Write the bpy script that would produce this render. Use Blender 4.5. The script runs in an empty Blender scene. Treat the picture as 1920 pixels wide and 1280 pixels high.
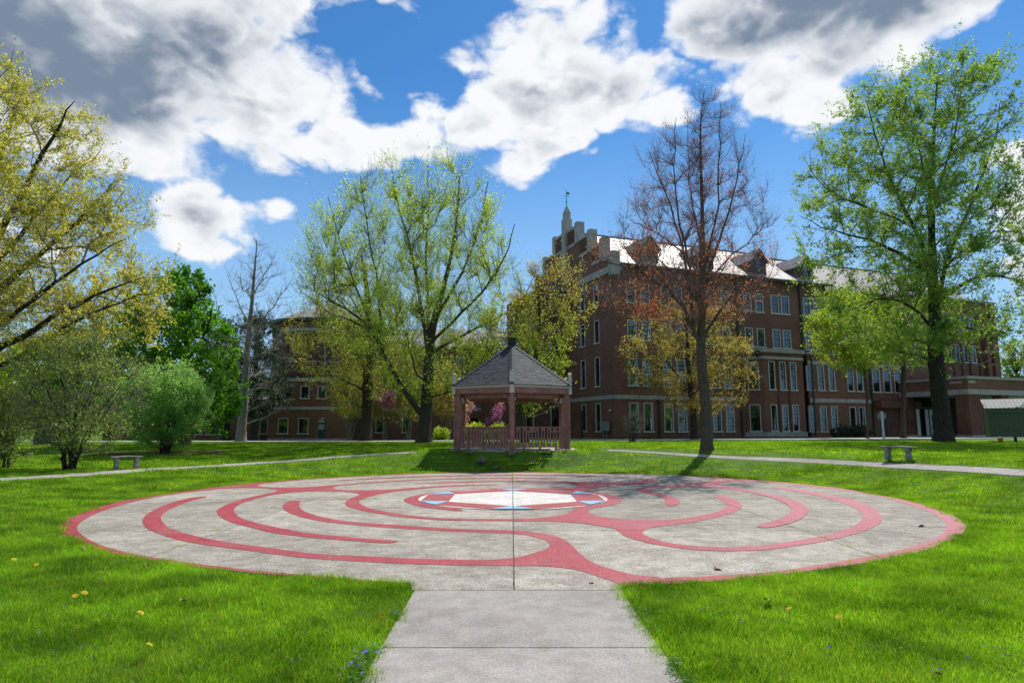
import bpy, bmesh, math, random
import numpy as np
from mathutils import Vector, Matrix
from mathutils.geometry import tessellate_polygon
R = math.radians
scn = bpy.context.scene
C = scn.collection

# ------------------------------------------------------------------ camera
FPX, HZ, EYE = 1190.0, 803.0, 1.6            # focal length in photo pixels, horizon row, eye height
PITCH = math.atan((HZ - 640) / FPX)
cam = bpy.data.cameras.new('camera')
cam.lens = 36.0 * FPX / 1920.0
cam.sensor_width = 36.0
cam.clip_start, cam.clip_end = 0.1, 3000
camo = bpy.data.objects.new('camera', cam)
camo.location = (0, 0, EYE)
camo.rotation_euler = (R(90) + PITCH, 0, 0)
C.objects.link(camo)
scn.camera = camo

# ------------------------------------------------------------------ light
SUN_AZ, SUN_EL = R(29), R(53.5)               # azimuth from +Y towards +X
sund = bpy.data.lights.new('sun', 'SUN')
sund.energy = 4.6
sund.angle = R(0.53)
sund.color = (1.0, 0.955, 0.88)
suno = bpy.data.objects.new('sun', sund)
sv = Vector((math.sin(SUN_AZ) * math.cos(SUN_EL), math.cos(SUN_AZ) * math.cos(SUN_EL), math.sin(SUN_EL)))
suno.rotation_euler = sv.to_track_quat('Z', 'Y').to_euler()
suno.location = (20, 40, 60)
C.objects.link(suno)
scn.view_settings.view_transform = 'Standard'
scn.view_settings.look = 'None'
scn.view_settings.gamma = 1
scn.view_settings.exposure = 0.0
scn.view_settings.use_curve_mapping = False

_c, _s = math.cos(PITCH), math.sin(PITCH)
def at(u, v, Y):
    """the point at distance Y (metres along +Y) that was surveyed at photo pixel u, v"""
    x = (u - 960) / FPX; y = (640 - v) / FPX
    t = Y / (_c - y * _s)
    return (x * t, Y, EYE + (_s + y * _c) * t)
def direc(u, v):
    x = (u - 960) / FPX; y = (640 - v) / FPX
    return Vector((x, _c - y * _s, _s + y * _c)).normalized()

# ------------------------------------------------------------------ node helpers
class NT:
    def __init__(s, tree): s.t = tree; s.n = tree.nodes; s.l = tree.links
    def node(s, kind, **kw):
        n = s.n.new(kind)
        for k, v in kw.items(): setattr(n, k, v)
        return n
    def link(s, a, b): s.l.new(a, b)
    def val(s, sock, v):
        if isinstance(v, bpy.types.NodeSocket): s.link(v, sock)
        else: sock.default_value = v
    def math(s, op, a, b=0.0, c=0.0, clamp=False):
        n = s.node('ShaderNodeMath', operation=op, use_clamp=clamp)
        s.val(n.inputs[0], a); s.val(n.inputs[1], b)
        if op in ('MULTIPLY_ADD', 'SMOOTH_MAX', 'SMOOTH_MIN'): s.val(n.inputs[2], c)
        return n.outputs[0]
    def vmath(s, op, a, b=(0, 0, 0)):
        n = s.node('ShaderNodeVectorMath', operation=op)
        s.val(n.inputs[0], a); s.val(n.inputs[1], b)
        return n.outputs['Value'] if op in ('LENGTH', 'DOT_PRODUCT') else n.outputs[0]
    def noise(s, vec, scale, detail=4, rough=0.55, dist=0.0, out='Fac'):
        n = s.node('ShaderNodeTexNoise')
        if vec is not None: s.link(vec, n.inputs['Vector'])
        n.inputs['Scale'].default_value = scale; n.inputs['Detail'].default_value = detail
        n.inputs['Roughness'].default_value = rough; n.inputs['Distortion'].default_value = dist
        return n.outputs[out]
    def ramp(s, fac, lo, hi, a=0.0, b=1.0, smooth=True):
        n = s.node('ShaderNodeMapRange', interpolation_type='SMOOTHSTEP' if smooth else 'LINEAR')
        s.val(n.inputs[0], fac); n.inputs[1].default_value = lo; n.inputs[2].default_value = hi
        n.inputs[3].default_value = a; n.inputs[4].default_value = b
        return n.outputs[0]
    def mix(s, fac, a, b, blend='MIX'):
        n = s.node('ShaderNodeMix', data_type='RGBA', blend_type=blend)
        s.val(n.inputs[0], fac); s.val(n.inputs[6], c4(a)); s.val(n.inputs[7], c4(b))
        return n.outputs[2]
    def bump(s, h, strength=0.3, dist=0.02):
        n = s.node('ShaderNodeBump'); n.inputs['Strength'].default_value = strength
        n.inputs['Distance'].default_value = dist; s.link(h, n.inputs['Height'])
        return n.outputs[0]
def c4(c):
    if isinstance(c, bpy.types.NodeSocket): return c
    return (c[0], c[1], c[2], 1.0)

def material(name):
    m = bpy.data.materials.new(name); m.use_nodes = True
    t = NT(m.node_tree); t.n.clear()
    out = t.node('ShaderNodeOutputMaterial')
    return m, t, out
def principled(t, out, color, rough=0.7, spec=0.5, normal=None, metal=0.0):
    p = t.node('ShaderNodeBsdfPrincipled')
    t.val(p.inputs['Base Color'], c4(color)); t.val(p.inputs['Roughness'], rough)
    p.inputs['Specular IOR Level'].default_value = spec; p.inputs['Metallic'].default_value = metal
    if normal is not None: t.link(normal, p.inputs['Normal'])
    t.link(p.outputs[0], out.inputs[0])
    return p
def coords(t, kind='Object'):
    return t.node('ShaderNodeTexCoord').outputs[kind]
def simple(name, col, rough=0.6, var=0.12, scale=6.0, spec=0.4, bump=0.0, bscale=40, metal=0.0):
    m, t, out = material(name)
    co = coords(t)
    n = t.noise(co, scale, 5)
    n2 = t.noise(co, scale * 9, 3)
    f = t.math('ADD', t.math('MULTIPLY', n, 0.65), t.math('MULTIPLY', n2, 0.35))
    a = tuple(max(0, c * (1 - var * 2)) for c in col); b = tuple(c * (1 + var * 2) for c in col)
    colr = t.mix(t.ramp(f, 0.3, 0.7), a, b)
    nm = t.bump(t.noise(co, bscale, 4), bump, 0.02) if bump else None
    principled(t, out, colr, rough, spec, nm, metal)
    return m

# ------------------------------------------------------------------ sky
world = bpy.data.worlds.new('World'); scn.world = world; world.use_nodes = True
w = NT(world.node_tree); w.n.clear()
wout = w.node('ShaderNodeOutputWorld'); bg = w.node('ShaderNodeBackground')
sky = w.node('ShaderNodeTexSky', sky_type='NISHITA')
sky.sun_disc = False
sky.sun_elevation = SUN_EL; sky.sun_rotation = SUN_AZ
sky.air_density = 1.0; sky.dust_density = 0.15; sky.ozone_density = 4.0
SKYSTR = 0.105
bg.inputs['Strength'].default_value = SKYSTR
# clouds: (pixel u, v, half width, half height, weight, grey)
CL = [(60, 60, 330, 170, 1.0, 1.25), (310, 100, 225, 150, 1.0, 1.0), (240, 220, 210, 85, .9, .6), (490, 235, 165, 90, .95, .0), (620, 270, 110, 70, .85, .0),
      (755, 262, 110, 30, .75, .0), (262, 296, 60, 26, .5, .1), (670, 170, 24, 26, .5, 0), (410, 110, 95, 95, .8, .2),
      (360, 420, 80, 54, 1.0, .25), (362, 462, 74, 34, .8, .5), (505, 405, 42, 24, .5, 0),
      (1075, 70, 125, 100, 1.0, .15), (1085, 185, 190, 95, 1.0, .30), (1060, 262, 115, 60, .9, .1), (930, 200, 80, 60, .8, .1), (860, 245, 90, 40, .75, .0),
      (1300, 50, 90, 55, .9, .15), (1520, 25, 260, 75, 1.0, .8), (1720, -15, 260, 75, 1.0, .95), (1450, 165, 80, 62, .9, .0), (1550, 205, 75, 42, .8, 0), (1400, 195, 55, 38, .6, 0), (1560, 110, 130, 60, .8, .1),
      (1560, -170, 320, 110, .9, .7), (150, -200, 420, 160, 1.0, .8), (1850, 20, 90, 30, .5, .3),
      (-350, 250, 260, 200, 1.0, .5), (-700, 450, 200, 150, .8, .3), (2350, 300, 260, 200, 1.0, .4), (2750, 100, 260, 150, 1.0, .5)]
g = bpy.data.node_groups.new('cloud_field', 'ShaderNodeTree')
g.interface.new_socket('Vector', in_out='INPUT', socket_type='NodeSocketVector')
g.interface.new_socket('Field', in_out='OUTPUT', socket_type='NodeSocketFloat')
g.interface.new_socket('Grey', in_out='OUTPUT', socket_type='NodeSocketFloat')
gt = NT(g); gi = gt.node('NodeGroupInput'); go = gt.node('NodeGroupOutput')
nv = gt.vmath('NORMALIZE', gi.outputs[0])
nz = gt.noise(nv, 5.0, 3, 0.5, out='Color')
off = gt.vmath('MULTIPLY', gt.vmath('SUBTRACT', nz, (.5, .5, .5)), (.11, .11, .10))
vv = gt.vmath('ADD', nv, off)
fld = None; gry = None
blobs = [(direc(a, b), c / FPX, d / FPX, e, f_) for a, b, c, d, e, f_ in CL]
rr = random.Random(5)
for k in range(10):                                    # the same kind of cumulus behind and beside the camera
    az = R(100 + 18 * k + rr.uniform(-8, 8)); el = R(rr.uniform(12, 60))
    blobs.append((Vector((math.sin(az) * math.cos(el), math.cos(az) * math.cos(el), math.sin(el))), rr.uniform(.18, .34), rr.uniform(.08, .16), rr.uniform(.8, 1), rr.uniform(.1, .5)))
for d, rx, rz, wt, gr in blobs:
    v1 = gt.vmath('MULTIPLY', gt.vmath('SUBTRACT', vv, tuple(d)), (1 / rx, 1 / rx, 1 / rz))
    f1 = gt.math('MULTIPLY', gt.math('SUBTRACT', 1.37, gt.vmath('LENGTH', v1), clamp=False), wt)
    fld = f1 if fld is None else gt.math('SMOOTH_MAX', fld, f1, 0.25)
    if gr > 0:
        g1 = gt.math('MULTIPLY', gt.math('SUBTRACT', 1.38, gt.vmath('LENGTH', v1)), gr)
        gry = g1 if gry is None else gt.math('SMOOTH_MAX', gry, g1, 0.2)
gt.link(fld, go.inputs[0]); gt.link(gry, go.inputs[1])
geo = w.node('ShaderNodeTexCoord')
vec = w.vmath('NORMALIZE', geo.outputs['Generated'])
gn = w.node('ShaderNodeGroup'); gn.node_tree = g
w.link(vec, gn.inputs[0])
sc = w.vmath('MULTIPLY', vec, (1, 1, 1.5))
def puffs(v):
    wob = w.noise(v, 9.0, 5, .55, out='Color')
    v2 = w.vmath('ADD', v, w.vmath('MULTIPLY', w.vmath('SUBTRACT', wob, (.5, .5, .5)), (.10, .10, .10)))
    vo = w.node('ShaderNodeTexVoronoi', feature='F1'); vo.inputs['Scale'].default_value = 8.5; vo.inputs['Detail'].default_value = 2.4; vo.inputs['Roughness'].default_value = .45; vo.inputs['Lacunarity'].default_value = 2.3
    w.link(v2, vo.inputs['Vector'])
    return w.math('SUBTRACT', .42, vo.outputs['Distance'])
pf = puffs(sc)
n_big = w.noise(sc, 5.0, 10, 0.56)
n_fine = w.noise(sc, 26.0, 8, 0.62)
nb0 = w.math('SUBTRACT', n_big, 0.5); nf0 = w.math('SUBTRACT', n_fine, 0.5)
field = w.math('ADD', gn.outputs[0], w.math('MULTIPLY', pf, 0.85))
field = w.math('ADD', field, w.math('MULTIPLY', nb0, 1.15))
field = w.math('ADD', field, w.math('MULTIPLY', nf0, 0.30))
alpha = w.ramp(field, -0.02, 0.32)
sepz = w.node('ShaderNodeSeparateXYZ'); w.link(vec, sepz.inputs[0]); vec_z = sepz.outputs[2]
alpha = w.math('MULTIPLY', alpha, w.ramp(vec_z, 0.0, 0.08))
pf2 = puffs(w.vmath('ADD', sc, tuple(sv * 0.030)))
relief = w.math('MULTIPLY', w.math('SUBTRACT', pf2, pf), 1.05)
shade = w.math('ADD', w.ramp(gn.outputs[1], -0.1, 1.3, 0, .95, False), w.math('MULTIPLY', nb0, 0.55))
shade = w.math('ADD', shade, relief)
shade = w.math('ADD', shade, w.ramp(field, 0.5, 1.6, 0, .22, False))
shade = w.math('MULTIPLY', w.ramp(shade, 0.02, 1.05, 0, 1), w.ramp(field, 0.05, 0.75))
K = 1 / SKYSTR
ccol = w.mix(shade, (0.95 * K, 0.97 * K, 1.0 * K), (0.20 * K, 0.262 * K, 0.36 * K))
skyc = w.mix(1.0, sky.outputs[0], (0.45, 0.92, 1.22), 'MULTIPLY')
skyc = w.mix(w.ramp(vec_z, 0.02, 0.52, .85, 0.0), skyc, (0.46 * K, 0.71 * K, 0.98 * K))
w.link(w.mix(alpha, skyc, ccol), bg.inputs['Color'])
w.link(bg.outputs[0], wout.inputs[0])

# ------------------------------------------------------------------ object helpers
def link(o, parent=None):
    C.objects.link(o)
    if parent is not None: o.parent = parent
    return o
def empty(name, loc, rz, label, cat, group=None):
    o = bpy.data.objects.new(name, None); o.location = loc; o.rotation_euler = (0, 0, rz)
    o.empty_display_size = 0.3
    o['label'] = label; o['category'] = cat
    if group: o['group'] = group
    return link(o)
class MB:
    """collects boxes, prisms, tubes; build() links them as one mesh object"""
    def __init__(s): s.v = []; s.f = []; s.m = []
    def add(s, verts, faces, mat=0):
        b = len(s.v); s.v += [tuple(p) for p in verts]
        s.f += [tuple(i + b for i in f) for f in faces]; s.m += [mat] * len(faces)
        return s
    def box(s, x0, x1, y0, y1, z0, z1, mat=0):
        v = [(x, y, z) for z in (z0, z1) for y in (y0, y1) for x in (x0, x1)]
        return s.add(v, [(0, 2, 3, 1), (4, 5, 7, 6), (0, 1, 5, 4), (2, 6, 7, 3), (0, 4, 6, 2), (1, 3, 7, 5)], mat)
    def obox(s, c, u, hw, hd, z0, z1, mat=0):
        """box with its long axis along the flat direction u through centre c"""
        u = Vector((u[0], u[1], 0)).normalized(); n = Vector((-u.y, u.x, 0))
        v = []
        for z in (z0, z1):
            for b in (-hd, hd):
                for a in (-hw, hw):
                    p = Vector((c[0], c[1], 0)) + u * a + n * b; v.append((p.x, p.y, z))
        return s.add(v, [(0, 2, 3, 1), (4, 5, 7, 6), (0, 1, 5, 4), (2, 6, 7, 3), (0, 4, 6, 2), (1, 3, 7, 5)], mat)
    def prism(s, poly, z0, z1, mat=0):
        n = len(poly)
        v = [(p[0], p[1], z0) for p in poly] + [(p[0], p[1], z1) for p in poly]
        return s.add(v, [tuple(range(n))[::-1], tuple(range(n, 2 * n))] + [(i, (i + 1) % n, n + (i + 1) % n, n + i) for i in range(n)], mat)
    def lathe(s, prof, c=(0, 0, 0), n=12, mat=0):
        v = []; f = []
        for r, z in prof:
            for k in range(n):
                a = 2 * math.pi * k / n; v.append((c[0] + r * math.cos(a), c[1] + r * math.sin(a), c[2] + z))
        for j in range(len(prof) - 1):
            for k in range(n):
                f.append((j * n + k, j * n + (k + 1) % n, (j + 1) * n + (k + 1) % n, (j + 1) * n + k))
        f.append(tuple(range(n))[::-1]); f.append(tuple(range((len(prof) - 1) * n, len(prof) * n)))
        return s.add(v, f, mat)
    def tube(s, pts, r0, r1, n=6, mat=0):
        P = np.array(pts, float)[None]; rad = np.linspace(r0, r1, len(pts))[None]
        v, f = tubes(P, rad, n)
        return s.add(v.tolist(), f.tolist(), mat)
    def mesh(s, name, mats, smooth=False):
        me = bpy.data.meshes.new(name); me.from_pydata(s.v, [], s.f)
        for m in (mats if isinstance(mats, (list, tuple)) else [mats]): me.materials.append(m)
        if isinstance(mats, (list, tuple)): me.polygons.foreach_set('material_index', s.m)
        if smooth: me.polygons.foreach_set('use_smooth', [True] * len(me.polygons))
        me.update()
        return me
    def build(s, name, mats, parent=None, smooth=False, bevel=0.0, kind=None, label=None):
        o = bpy.data.objects.new(name, s.mesh(name, mats, smooth))
        if kind: o['kind'] = kind
        if label: o['label'] = label
        if bevel:
            b = o.modifiers.new('bevel', 'BEVEL'); b.width = bevel; b.segments = 2; b.limit_method = 'ANGLE'
        return link(o, parent)
def arr_mesh(name, v, f, mat, smooth=False):
    """mesh from numpy vertex and (equal sided) face arrays"""
    me = bpy.data.meshes.new(name); nf, k = f.shape
    me.vertices.add(len(v)); me.vertices.foreach_set('co', np.ascontiguousarray(v, dtype=np.float32).ravel())
    me.loops.add(nf * k); me.loops.foreach_set('vertex_index', np.ascontiguousarray(f, dtype=np.int32).ravel())
    me.polygons.add(nf); me.polygons.foreach_set('loop_start', np.arange(0, nf * k, k, dtype=np.int32))
    me.update(calc_edges=True)
    if smooth: me.polygons.foreach_set('use_smooth', np.ones(nf, dtype=bool))
    me.materials.append(mat)
    return me
def tubes(P, rad, n, bump=None):
    """P (N,K,3) centre lines, rad (N,K) -> vertices, quads"""
    N, K, _ = P.shape
    T = np.gradient(P, axis=1); T /= np.linalg.norm(T, axis=2, keepdims=True) + 1e-9
    m = T.mean(1); ref = np.where(np.abs(m[:, 2:3]) > 0.8, np.array([[1., 0, 0]]), np.array([[0, 0, 1.]]))[:, None, :]
    A = np.cross(T, ref); A /= np.linalg.norm(A, axis=2, keepdims=True) + 1e-9
    B = np.cross(T, A)
    an = np.arange(n) * 2 * np.pi / n
    rr = rad[:, :, None] * np.ones(n)
    if bump is not None: rr = rr * bump
    V = P[:, :, None, :] + rr[..., None] * (np.cos(an)[:, None] * A[:, :, None, :] + np.sin(an)[:, None] * B[:, :, None, :])
    idx = np.arange(N * K * n).reshape(N, K, n)
    a = idx[:, :-1, :]; b = idx[:, 1:, :]
    F = np.stack([a, np.roll(a, -1, 2), np.roll(b, -1, 2), b], -1).reshape(-1, 4)
    return V.reshape(-1, 3), F
def tag(o, label, cat, group=None):
    o['label'] = label; o['category'] = cat
    if group: o['group'] = group
    return o

# ------------------------------------------------------------------ terrain height
def sm(t):
    t = np.clip(t, 0, 1); return t * t * (3 - 2 * t)
def H(x, y):
    L = .30 + .42 * sm((y - 22) / 14) - .30 * sm((y - 46) / 16)
    P = L + (.80 - L) * sm((x + 12) / 17)
    r = np.hypot(x, y - 15.3) - 8.75
    z = P * sm((r - .1) / 5.0) * sm((y - 4) / 11)
    m = sm(1 - (np.hypot(x, y - 28.2) - 3.3) / .95)
    return z * (1 - m) + .72 * m

# ------------------------------------------------------------------ materials
def brick_mat(name, c1, c2, mortar):
    m, t, out = material(name)
    co = coords(t)
    s = t.node('ShaderNodeSeparateXYZ'); t.link(co, s.inputs[0])
    u = t.math('SUBTRACT', s.outputs[0], s.outputs[1])
    cb = t.node('ShaderNodeCombineXYZ'); t.link(u, cb.inputs[0]); t.link(s.outputs[2], cb.inputs[1])
    b = t.node('ShaderNodeTexBrick')
    t.link(cb.outputs[0], b.inputs['Vector'])
    b.inputs['Scale'].default_value = 1.0
    b.inputs['Brick Width'].default_value = 0.22; b.inputs['Row Height'].default_value = 0.075
    b.inputs['Mortar Size'].default_value = 0.007; b.inputs['Bias'].default_value = -0.1
    b.inputs['Color1'].default_value = c4(c1); b.inputs['Color2'].default_value = c4(c2); b.inputs['Mortar'].default_value = c4(mortar)
    big = t.noise(co, 0.5, 5); mid = t.noise(cb.outputs[0], 5.0, 3)
    col = t.mix(t.ramp(big, .3, .7), b.outputs['Color'], t.mix(1.0, b.outputs['Color'], (.74, .68, .66), 'MULTIPLY'))
    col = t.mix(t.ramp(mid, .35, .75, 0, .55), col, (c2[0] * 1.3, c2[1] * 1.1, c2[2]))
    principled(t, out, col, .85, .25, t.bump(b.outputs['Fac'], -.35, .01))
    return m
M = {}
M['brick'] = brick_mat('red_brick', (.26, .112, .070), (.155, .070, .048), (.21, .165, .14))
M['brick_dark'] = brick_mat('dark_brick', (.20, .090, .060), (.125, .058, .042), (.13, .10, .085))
M['stone'] = simple('limestone', (.36, .34, .31), .8, .1, 1.5, bump=.2)
M['trim'] = simple('painted_trim', (.55, .54, .50), .6, .06, 3)
M['sash'] = simple('dark_sash', (.012, .030, .038), .45, .1, 3)
M['teal'] = simple('green_painted_metal', (.020, .045, .038), .5, .1, 3)
M['blind'] = simple('window_blind', (.33, .38, .34), .8, .12, .9)
M['curtain'] = simple('grey_curtain', (.15, .17, .175), .9, .3, 7)
M['dark'] = simple('unlit_interior', (.012, .012, .014), .9, .1, 1)
M['copper'] = simple('green_copper', (.085, .19, .13), .6, .2, 3)
M['bronze'] = simple('brown_boards', (.10, .075, .055), .7, .2, 4)
M['gutter'] = simple('bronze_gutter', (.05, .048, .042), .6, .15, 2)
M['asphalt'] = simple('asphalt', (.10, .10, .10), .9, .15, 2, bump=.2)
M['white'] = simple('white_paint', (.74, .74, .72), .6, .05, 2)
M['metal'] = simple('grey_metal', (.27, .28, .28), .45, .08, 3)
M['black'] = simple('black_metal', (.015, .015, .016), .5, .1, 3)
M['door'] = simple('blue_door', (.010, .035, .055), .4, .1, 2)
# glass: clear with a mirror coat
m, t, out = material('window_glass')
gl = t.node('ShaderNodeBsdfGlossy'); gl.inputs['Roughness'].default_value = .03; gl.inputs['Color'].default_value = (.85, .93, 1, 1)
tr = t.node('ShaderNodeBsdfTransparent'); tr.inputs['Color'].default_value = (.66, .74, .74, 1)
lw = t.node('ShaderNodeFresnel'); lw.inputs['IOR'].default_value = 1.75
co = coords(t); t.link(t.bump(t.noise(co, 1.1, 1), .03, .03), gl.inputs['Normal'])
mx = t.node('ShaderNodeMixShader'); t.link(t.math('ADD', lw.outputs[0], .04), mx.inputs[0]); t.link(tr.outputs[0], mx.inputs[1]); t.link(gl.outputs[0], mx.inputs[2])
t.link(mx.outputs[0], out.inputs[0]); M['glass'] = m
# slate roof
m, t, out = material('slate_roof')
co = coords(t); s_ = t.node('ShaderNodeSeparateXYZ'); t.link(co, s_.inputs[0])
cb = t.node('ShaderNodeCombineXYZ'); t.link(t.math('SUBTRACT', s_.outputs[0], 0), cb.inputs[0]); t.link(s_.outputs[2], cb.inputs[1])
b = t.node('ShaderNodeTexBrick'); t.link(cb.outputs[0], b.inputs['Vector']); b.inputs['Scale'].default_value = 1
b.inputs['Brick Width'].default_value = .42; b.inputs['Row Height'].default_value = .13; b.inputs['Mortar Size'].default_value = .012
b.inputs['Color1'].default_value = (.30, .27, .26, 1); b.inputs['Color2'].default_value = (.22, .21, .215, 1); b.inputs['Mortar'].default_value = (.08, .08, .08, 1)
col = t.mix(t.ramp(t.noise(co, 1.2, 5), .3, .7), b.outputs['Color'], (.38, .31, .29))
principled(t, out, col, t.ramp(t.noise(co, 3, 4), .3, .7, .42, .6), .5, t.bump(b.outputs['Fac'], -.2, .01)); M['slate'] = m
# concrete
def concrete(name, lo, hi, stain, grit=70.0, gk=1.0):
    m, t, out = material(name)
    co = coords(t)
    big = t.noise(co, .55, 7, .62); mid = t.noise(co, 3.5, 6, .65)
    mp = t.node('ShaderNodeMapping'); mp.inputs['Scale'].default_value = (1, 1, 1); t.link(co, mp.inputs[0])
    fine = t.noise(mp.outputs[0], grit, 3, .7); peb = t.node('ShaderNodeTexVoronoi'); peb.inputs['Scale'].default_value = grit * .8; t.link(co, peb.inputs['Vector'])
    f = t.math('ADD', t.math('MULTIPLY', big, .45), t.math('MULTIPLY', mid, .55))
    col = t.mix(t.ramp(f, .36, .64), lo, hi)
    col = t.mix(t.ramp(t.noise(co, .9, 8, .7, .6), .52, .74, 0, .6), col, stain)
    sp = t.mix(t.ramp(fine, .38, .62), (.55, .55, .55), (1.35, 1.33, 1.3))
    col = t.mix(.85 * gk, col, t.mix(1.0, col, sp, 'MULTIPLY'))
    pbw = t.node('ShaderNodeRGBToBW'); t.link(peb.outputs['Color'], pbw.inputs[0])
    g2 = t.noise(co, grit * .36, 4, .8)
    col = t.mix(.8 * gk, col, t.mix(1.0, col, t.mix(t.ramp(g2, .36, .64), (.74, .74, .72), (1.22, 1.22, 1.22)), 'MULTIPLY'))
    pc = t.mix(1.0, col, pbw.outputs[0], 'OVERLAY'); col = t.mix(.28 * gk, col, pc)
    oi = t.node('ShaderNodeObjectInfo')
    col = t.mix(1.0, col, t.mix(oi.outputs['Random'], (.88, .88, .87), (1.1, 1.1, 1.1)), 'MULTIPLY')
    spt = t.noise(co, 1.7, 9, .72, 1.2)
    col = t.mix(t.ramp(spt, .56, .70, 0, .45), col, stain)
    principled(t, out, col, .88, .3, t.bump(fine, .5, .006))
    return m
M['concrete'] = concrete('exposed_aggregate_concrete', (.27, .240, .200), (.475, .435, .370), (.15, .115, .075))
M['walk'] = concrete('broom_finished_concrete', (.295, .266, .243), (.42, .382, .350), (.20, .175, .150), 110, .5)
M['kerb'] = concrete('pale_concrete', (.40, .39, .36), (.55, .53, .49), (.26, .24, .2), 30)
def paint(name, col, wearc=(.36, .33, .31), wear=.30, right_tint=None):
    m, t, out = material(name)
    co = coords(t)
    fine = t.noise(co, 75, 3, .7); mid = t.noise(co, 2.2, 6, .65)
    c = t.mix(t.ramp(mid, .3, .7), tuple(x * .82 for x in col), tuple(min(1, x * 1.12) for x in col))
    wf = t.math('ADD', t.math('MULTIPLY', fine, .6), t.math('MULTIPLY', t.noise(co, .8, 6, .6), .4))
    c = t.mix(t.ramp(wf, .50, .66, 0, wear * 2), c, wearc)
    if right_tint:
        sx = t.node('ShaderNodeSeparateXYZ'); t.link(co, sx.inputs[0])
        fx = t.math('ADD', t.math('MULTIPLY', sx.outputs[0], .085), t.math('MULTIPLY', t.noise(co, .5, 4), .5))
        c = t.mix(t.ramp(fx, .15, 1.0, 0, .62), c, right_tint)  # paler pink mixed in towards the right, broken up by noise
    chip = t.noise(co, 9, 7, .75)
    c = t.mix(t.ramp(chip, .56, .64, 0, .55 * min(1, wear * 2.4)), c, wearc)
    g2 = t.noise(co, 27, 4, .8)
    c = t.mix(.75, c, t.mix(1.0, c, t.mix(t.ramp(g2, .34, .66), (.5, .48, .48), (1.45, 1.45, 1.45)), 'MULTIPLY'))
    principled(t, out, c, .7, .4, t.bump(fine, .45, .006))
    return m
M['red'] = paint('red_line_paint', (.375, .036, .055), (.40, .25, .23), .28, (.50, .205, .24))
M['redflat'] = paint('red_centre_paint', (.38, .065, .072), (.52, .2, .19), .15)
M['blue'] = paint('light_blue_paint', (.26, .48, .66), (.5, .7, .85), .08)
M['palew'] = paint('cream_centre_paint', (.70, .66, .60), (.5, .46, .42), .12)
# soil + lawn
m, t, out = material('lawn')
co = coords(t)
n1 = t.noise(co, .35, 6, .6); n2 = t.noise(co, 5, 6, .7); n3 = t.noise(co, 60, 4, .8)
col = t.mix(t.ramp(n1, .3, .7), (.060, .150, .006), (.11, .23, .008))
col = t.mix(t.ramp(n2, .35, .7), col, (.12, .22, .015))
col = t.mix(1.0, col, t.mix(t.ramp(n3, .3, .7), (.45, .5, .4), (1.5, 1.45, 1.3)), 'MULTIPLY')
principled(t, out, col, .8, .2, t.bump(n3, .9, .05)); M['lawn'] = m
M['joint'] = simple('joint_dirt', (.115, .095, .068), .95, .2, 8)
m, t, out = material('soil'); co = coords(t)
col = t.mix(t.noise(co, 30, 5), (.05, .035, .022), (.11, .08, .05)); principled(t, out, col, .95, .1, t.bump(t.noise(co, 50, 4), .8, .03)); M['soil'] = m

def leafmat(name, cols, trans=.5, rough=.5, freq=.8, vary=.28, spec=.3, dull=None):
    """leaf faces take one of several colours each; light passes through"""
    m, t, out = material(name)
    g_ = t.node('ShaderNodeNewGeometry'); rnd = g_.outputs['Random Per Island']
    r_ = t.node('ShaderNodeValToRGB'); r_.color_ramp.interpolation = 'LINEAR'
    el = r_.color_ramp.elements
    while len(el) < len(cols): el.new(.5)
    for i, c in enumerate(cols): el[i].position = i / max(1, len(cols) - 1); el[i].color = c4(c)
    t.link(rnd, r_.inputs[0])
    co = g_.outputs['Position']; big = t.noise(co, freq, 4, .6)
    col = t.mix(1.0, r_.outputs[0], t.mix(t.ramp(big, .32, .68), tuple(1 - vary * k for k in (1, .8, 1)), (1 + vary, 1 + vary * .8, 1 + vary)), 'MULTIPLY')
    if dull: col = t.mix(t.ramp(t.noise(co, .7, 6, .65, .5), .50, .68, 0, .4), col, dull)
    d = t.node('ShaderNodeBsdfPrincipled'); t.link(col, d.inputs['Base Color']); d.inputs['Roughness'].default_value = rough; d.inputs['Specular IOR Level'].default_value = spec
    tl = t.node('ShaderNodeBsdfTranslucent'); t.link(t.mix(1.0, col, (2.0, 2.05, 1.1), 'MULTIPLY'), tl.inputs[0])
    mx = t.node('ShaderNodeMixShader'); mx.inputs[0].default_value = trans
    t.link(d.outputs[0], mx.inputs[1]); t.link(tl.outputs[0], mx.inputs[2]); t.link(mx.outputs[0], out.inputs[0])
    return m
def barkmat(name, a, b, scale=5):
    m, t, out = material(name); co = coords(t)
    mp = t.node('ShaderNodeMapping'); mp.inputs['Scale'].default_value = (1, 1, .22); t.link(co, mp.inputs[0])
    n = t.noise(mp.outputs[0], scale * 3.5, 6, .7); n2 = t.noise(co, scale * .3, 4)
    col = t.mix(t.ramp(n, .3, .7), a, b); col = t.mix(t.ramp(n2, .4, .75, 0, .5), col, tuple(x * .6 for x in b))
    principled(t, out, col, .9, .2, t.bump(n, .9, .06))
    return m
M['bark'] = barkmat('grey_brown_bark', (.040, .033, .024), (.12, .10, .076))
M['bark_dark'] = barkmat('dark_bark', (.022, .018, .014), (.075, .062, .048))
M['bark_pale'] = barkmat('pale_bark', (.13, .12, .10), (.30, .28, .24), 3)
M['bark_red'] = barkmat('reddish_bark', (.060, .048, .036), (.16, .125, .092))
M['l_lime'] = leafmat('spring_green_leaves', [(.17, .27, .025), (.26, .34, .03), (.34, .38, .05), (.20, .30, .03)], .58)
M['l_main'] = leafmat('pale_green_buds', [(.27, .37, .06), (.36, .43, .08), (.23, .35, .06), (.40, .42, .09)], .68)
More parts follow.
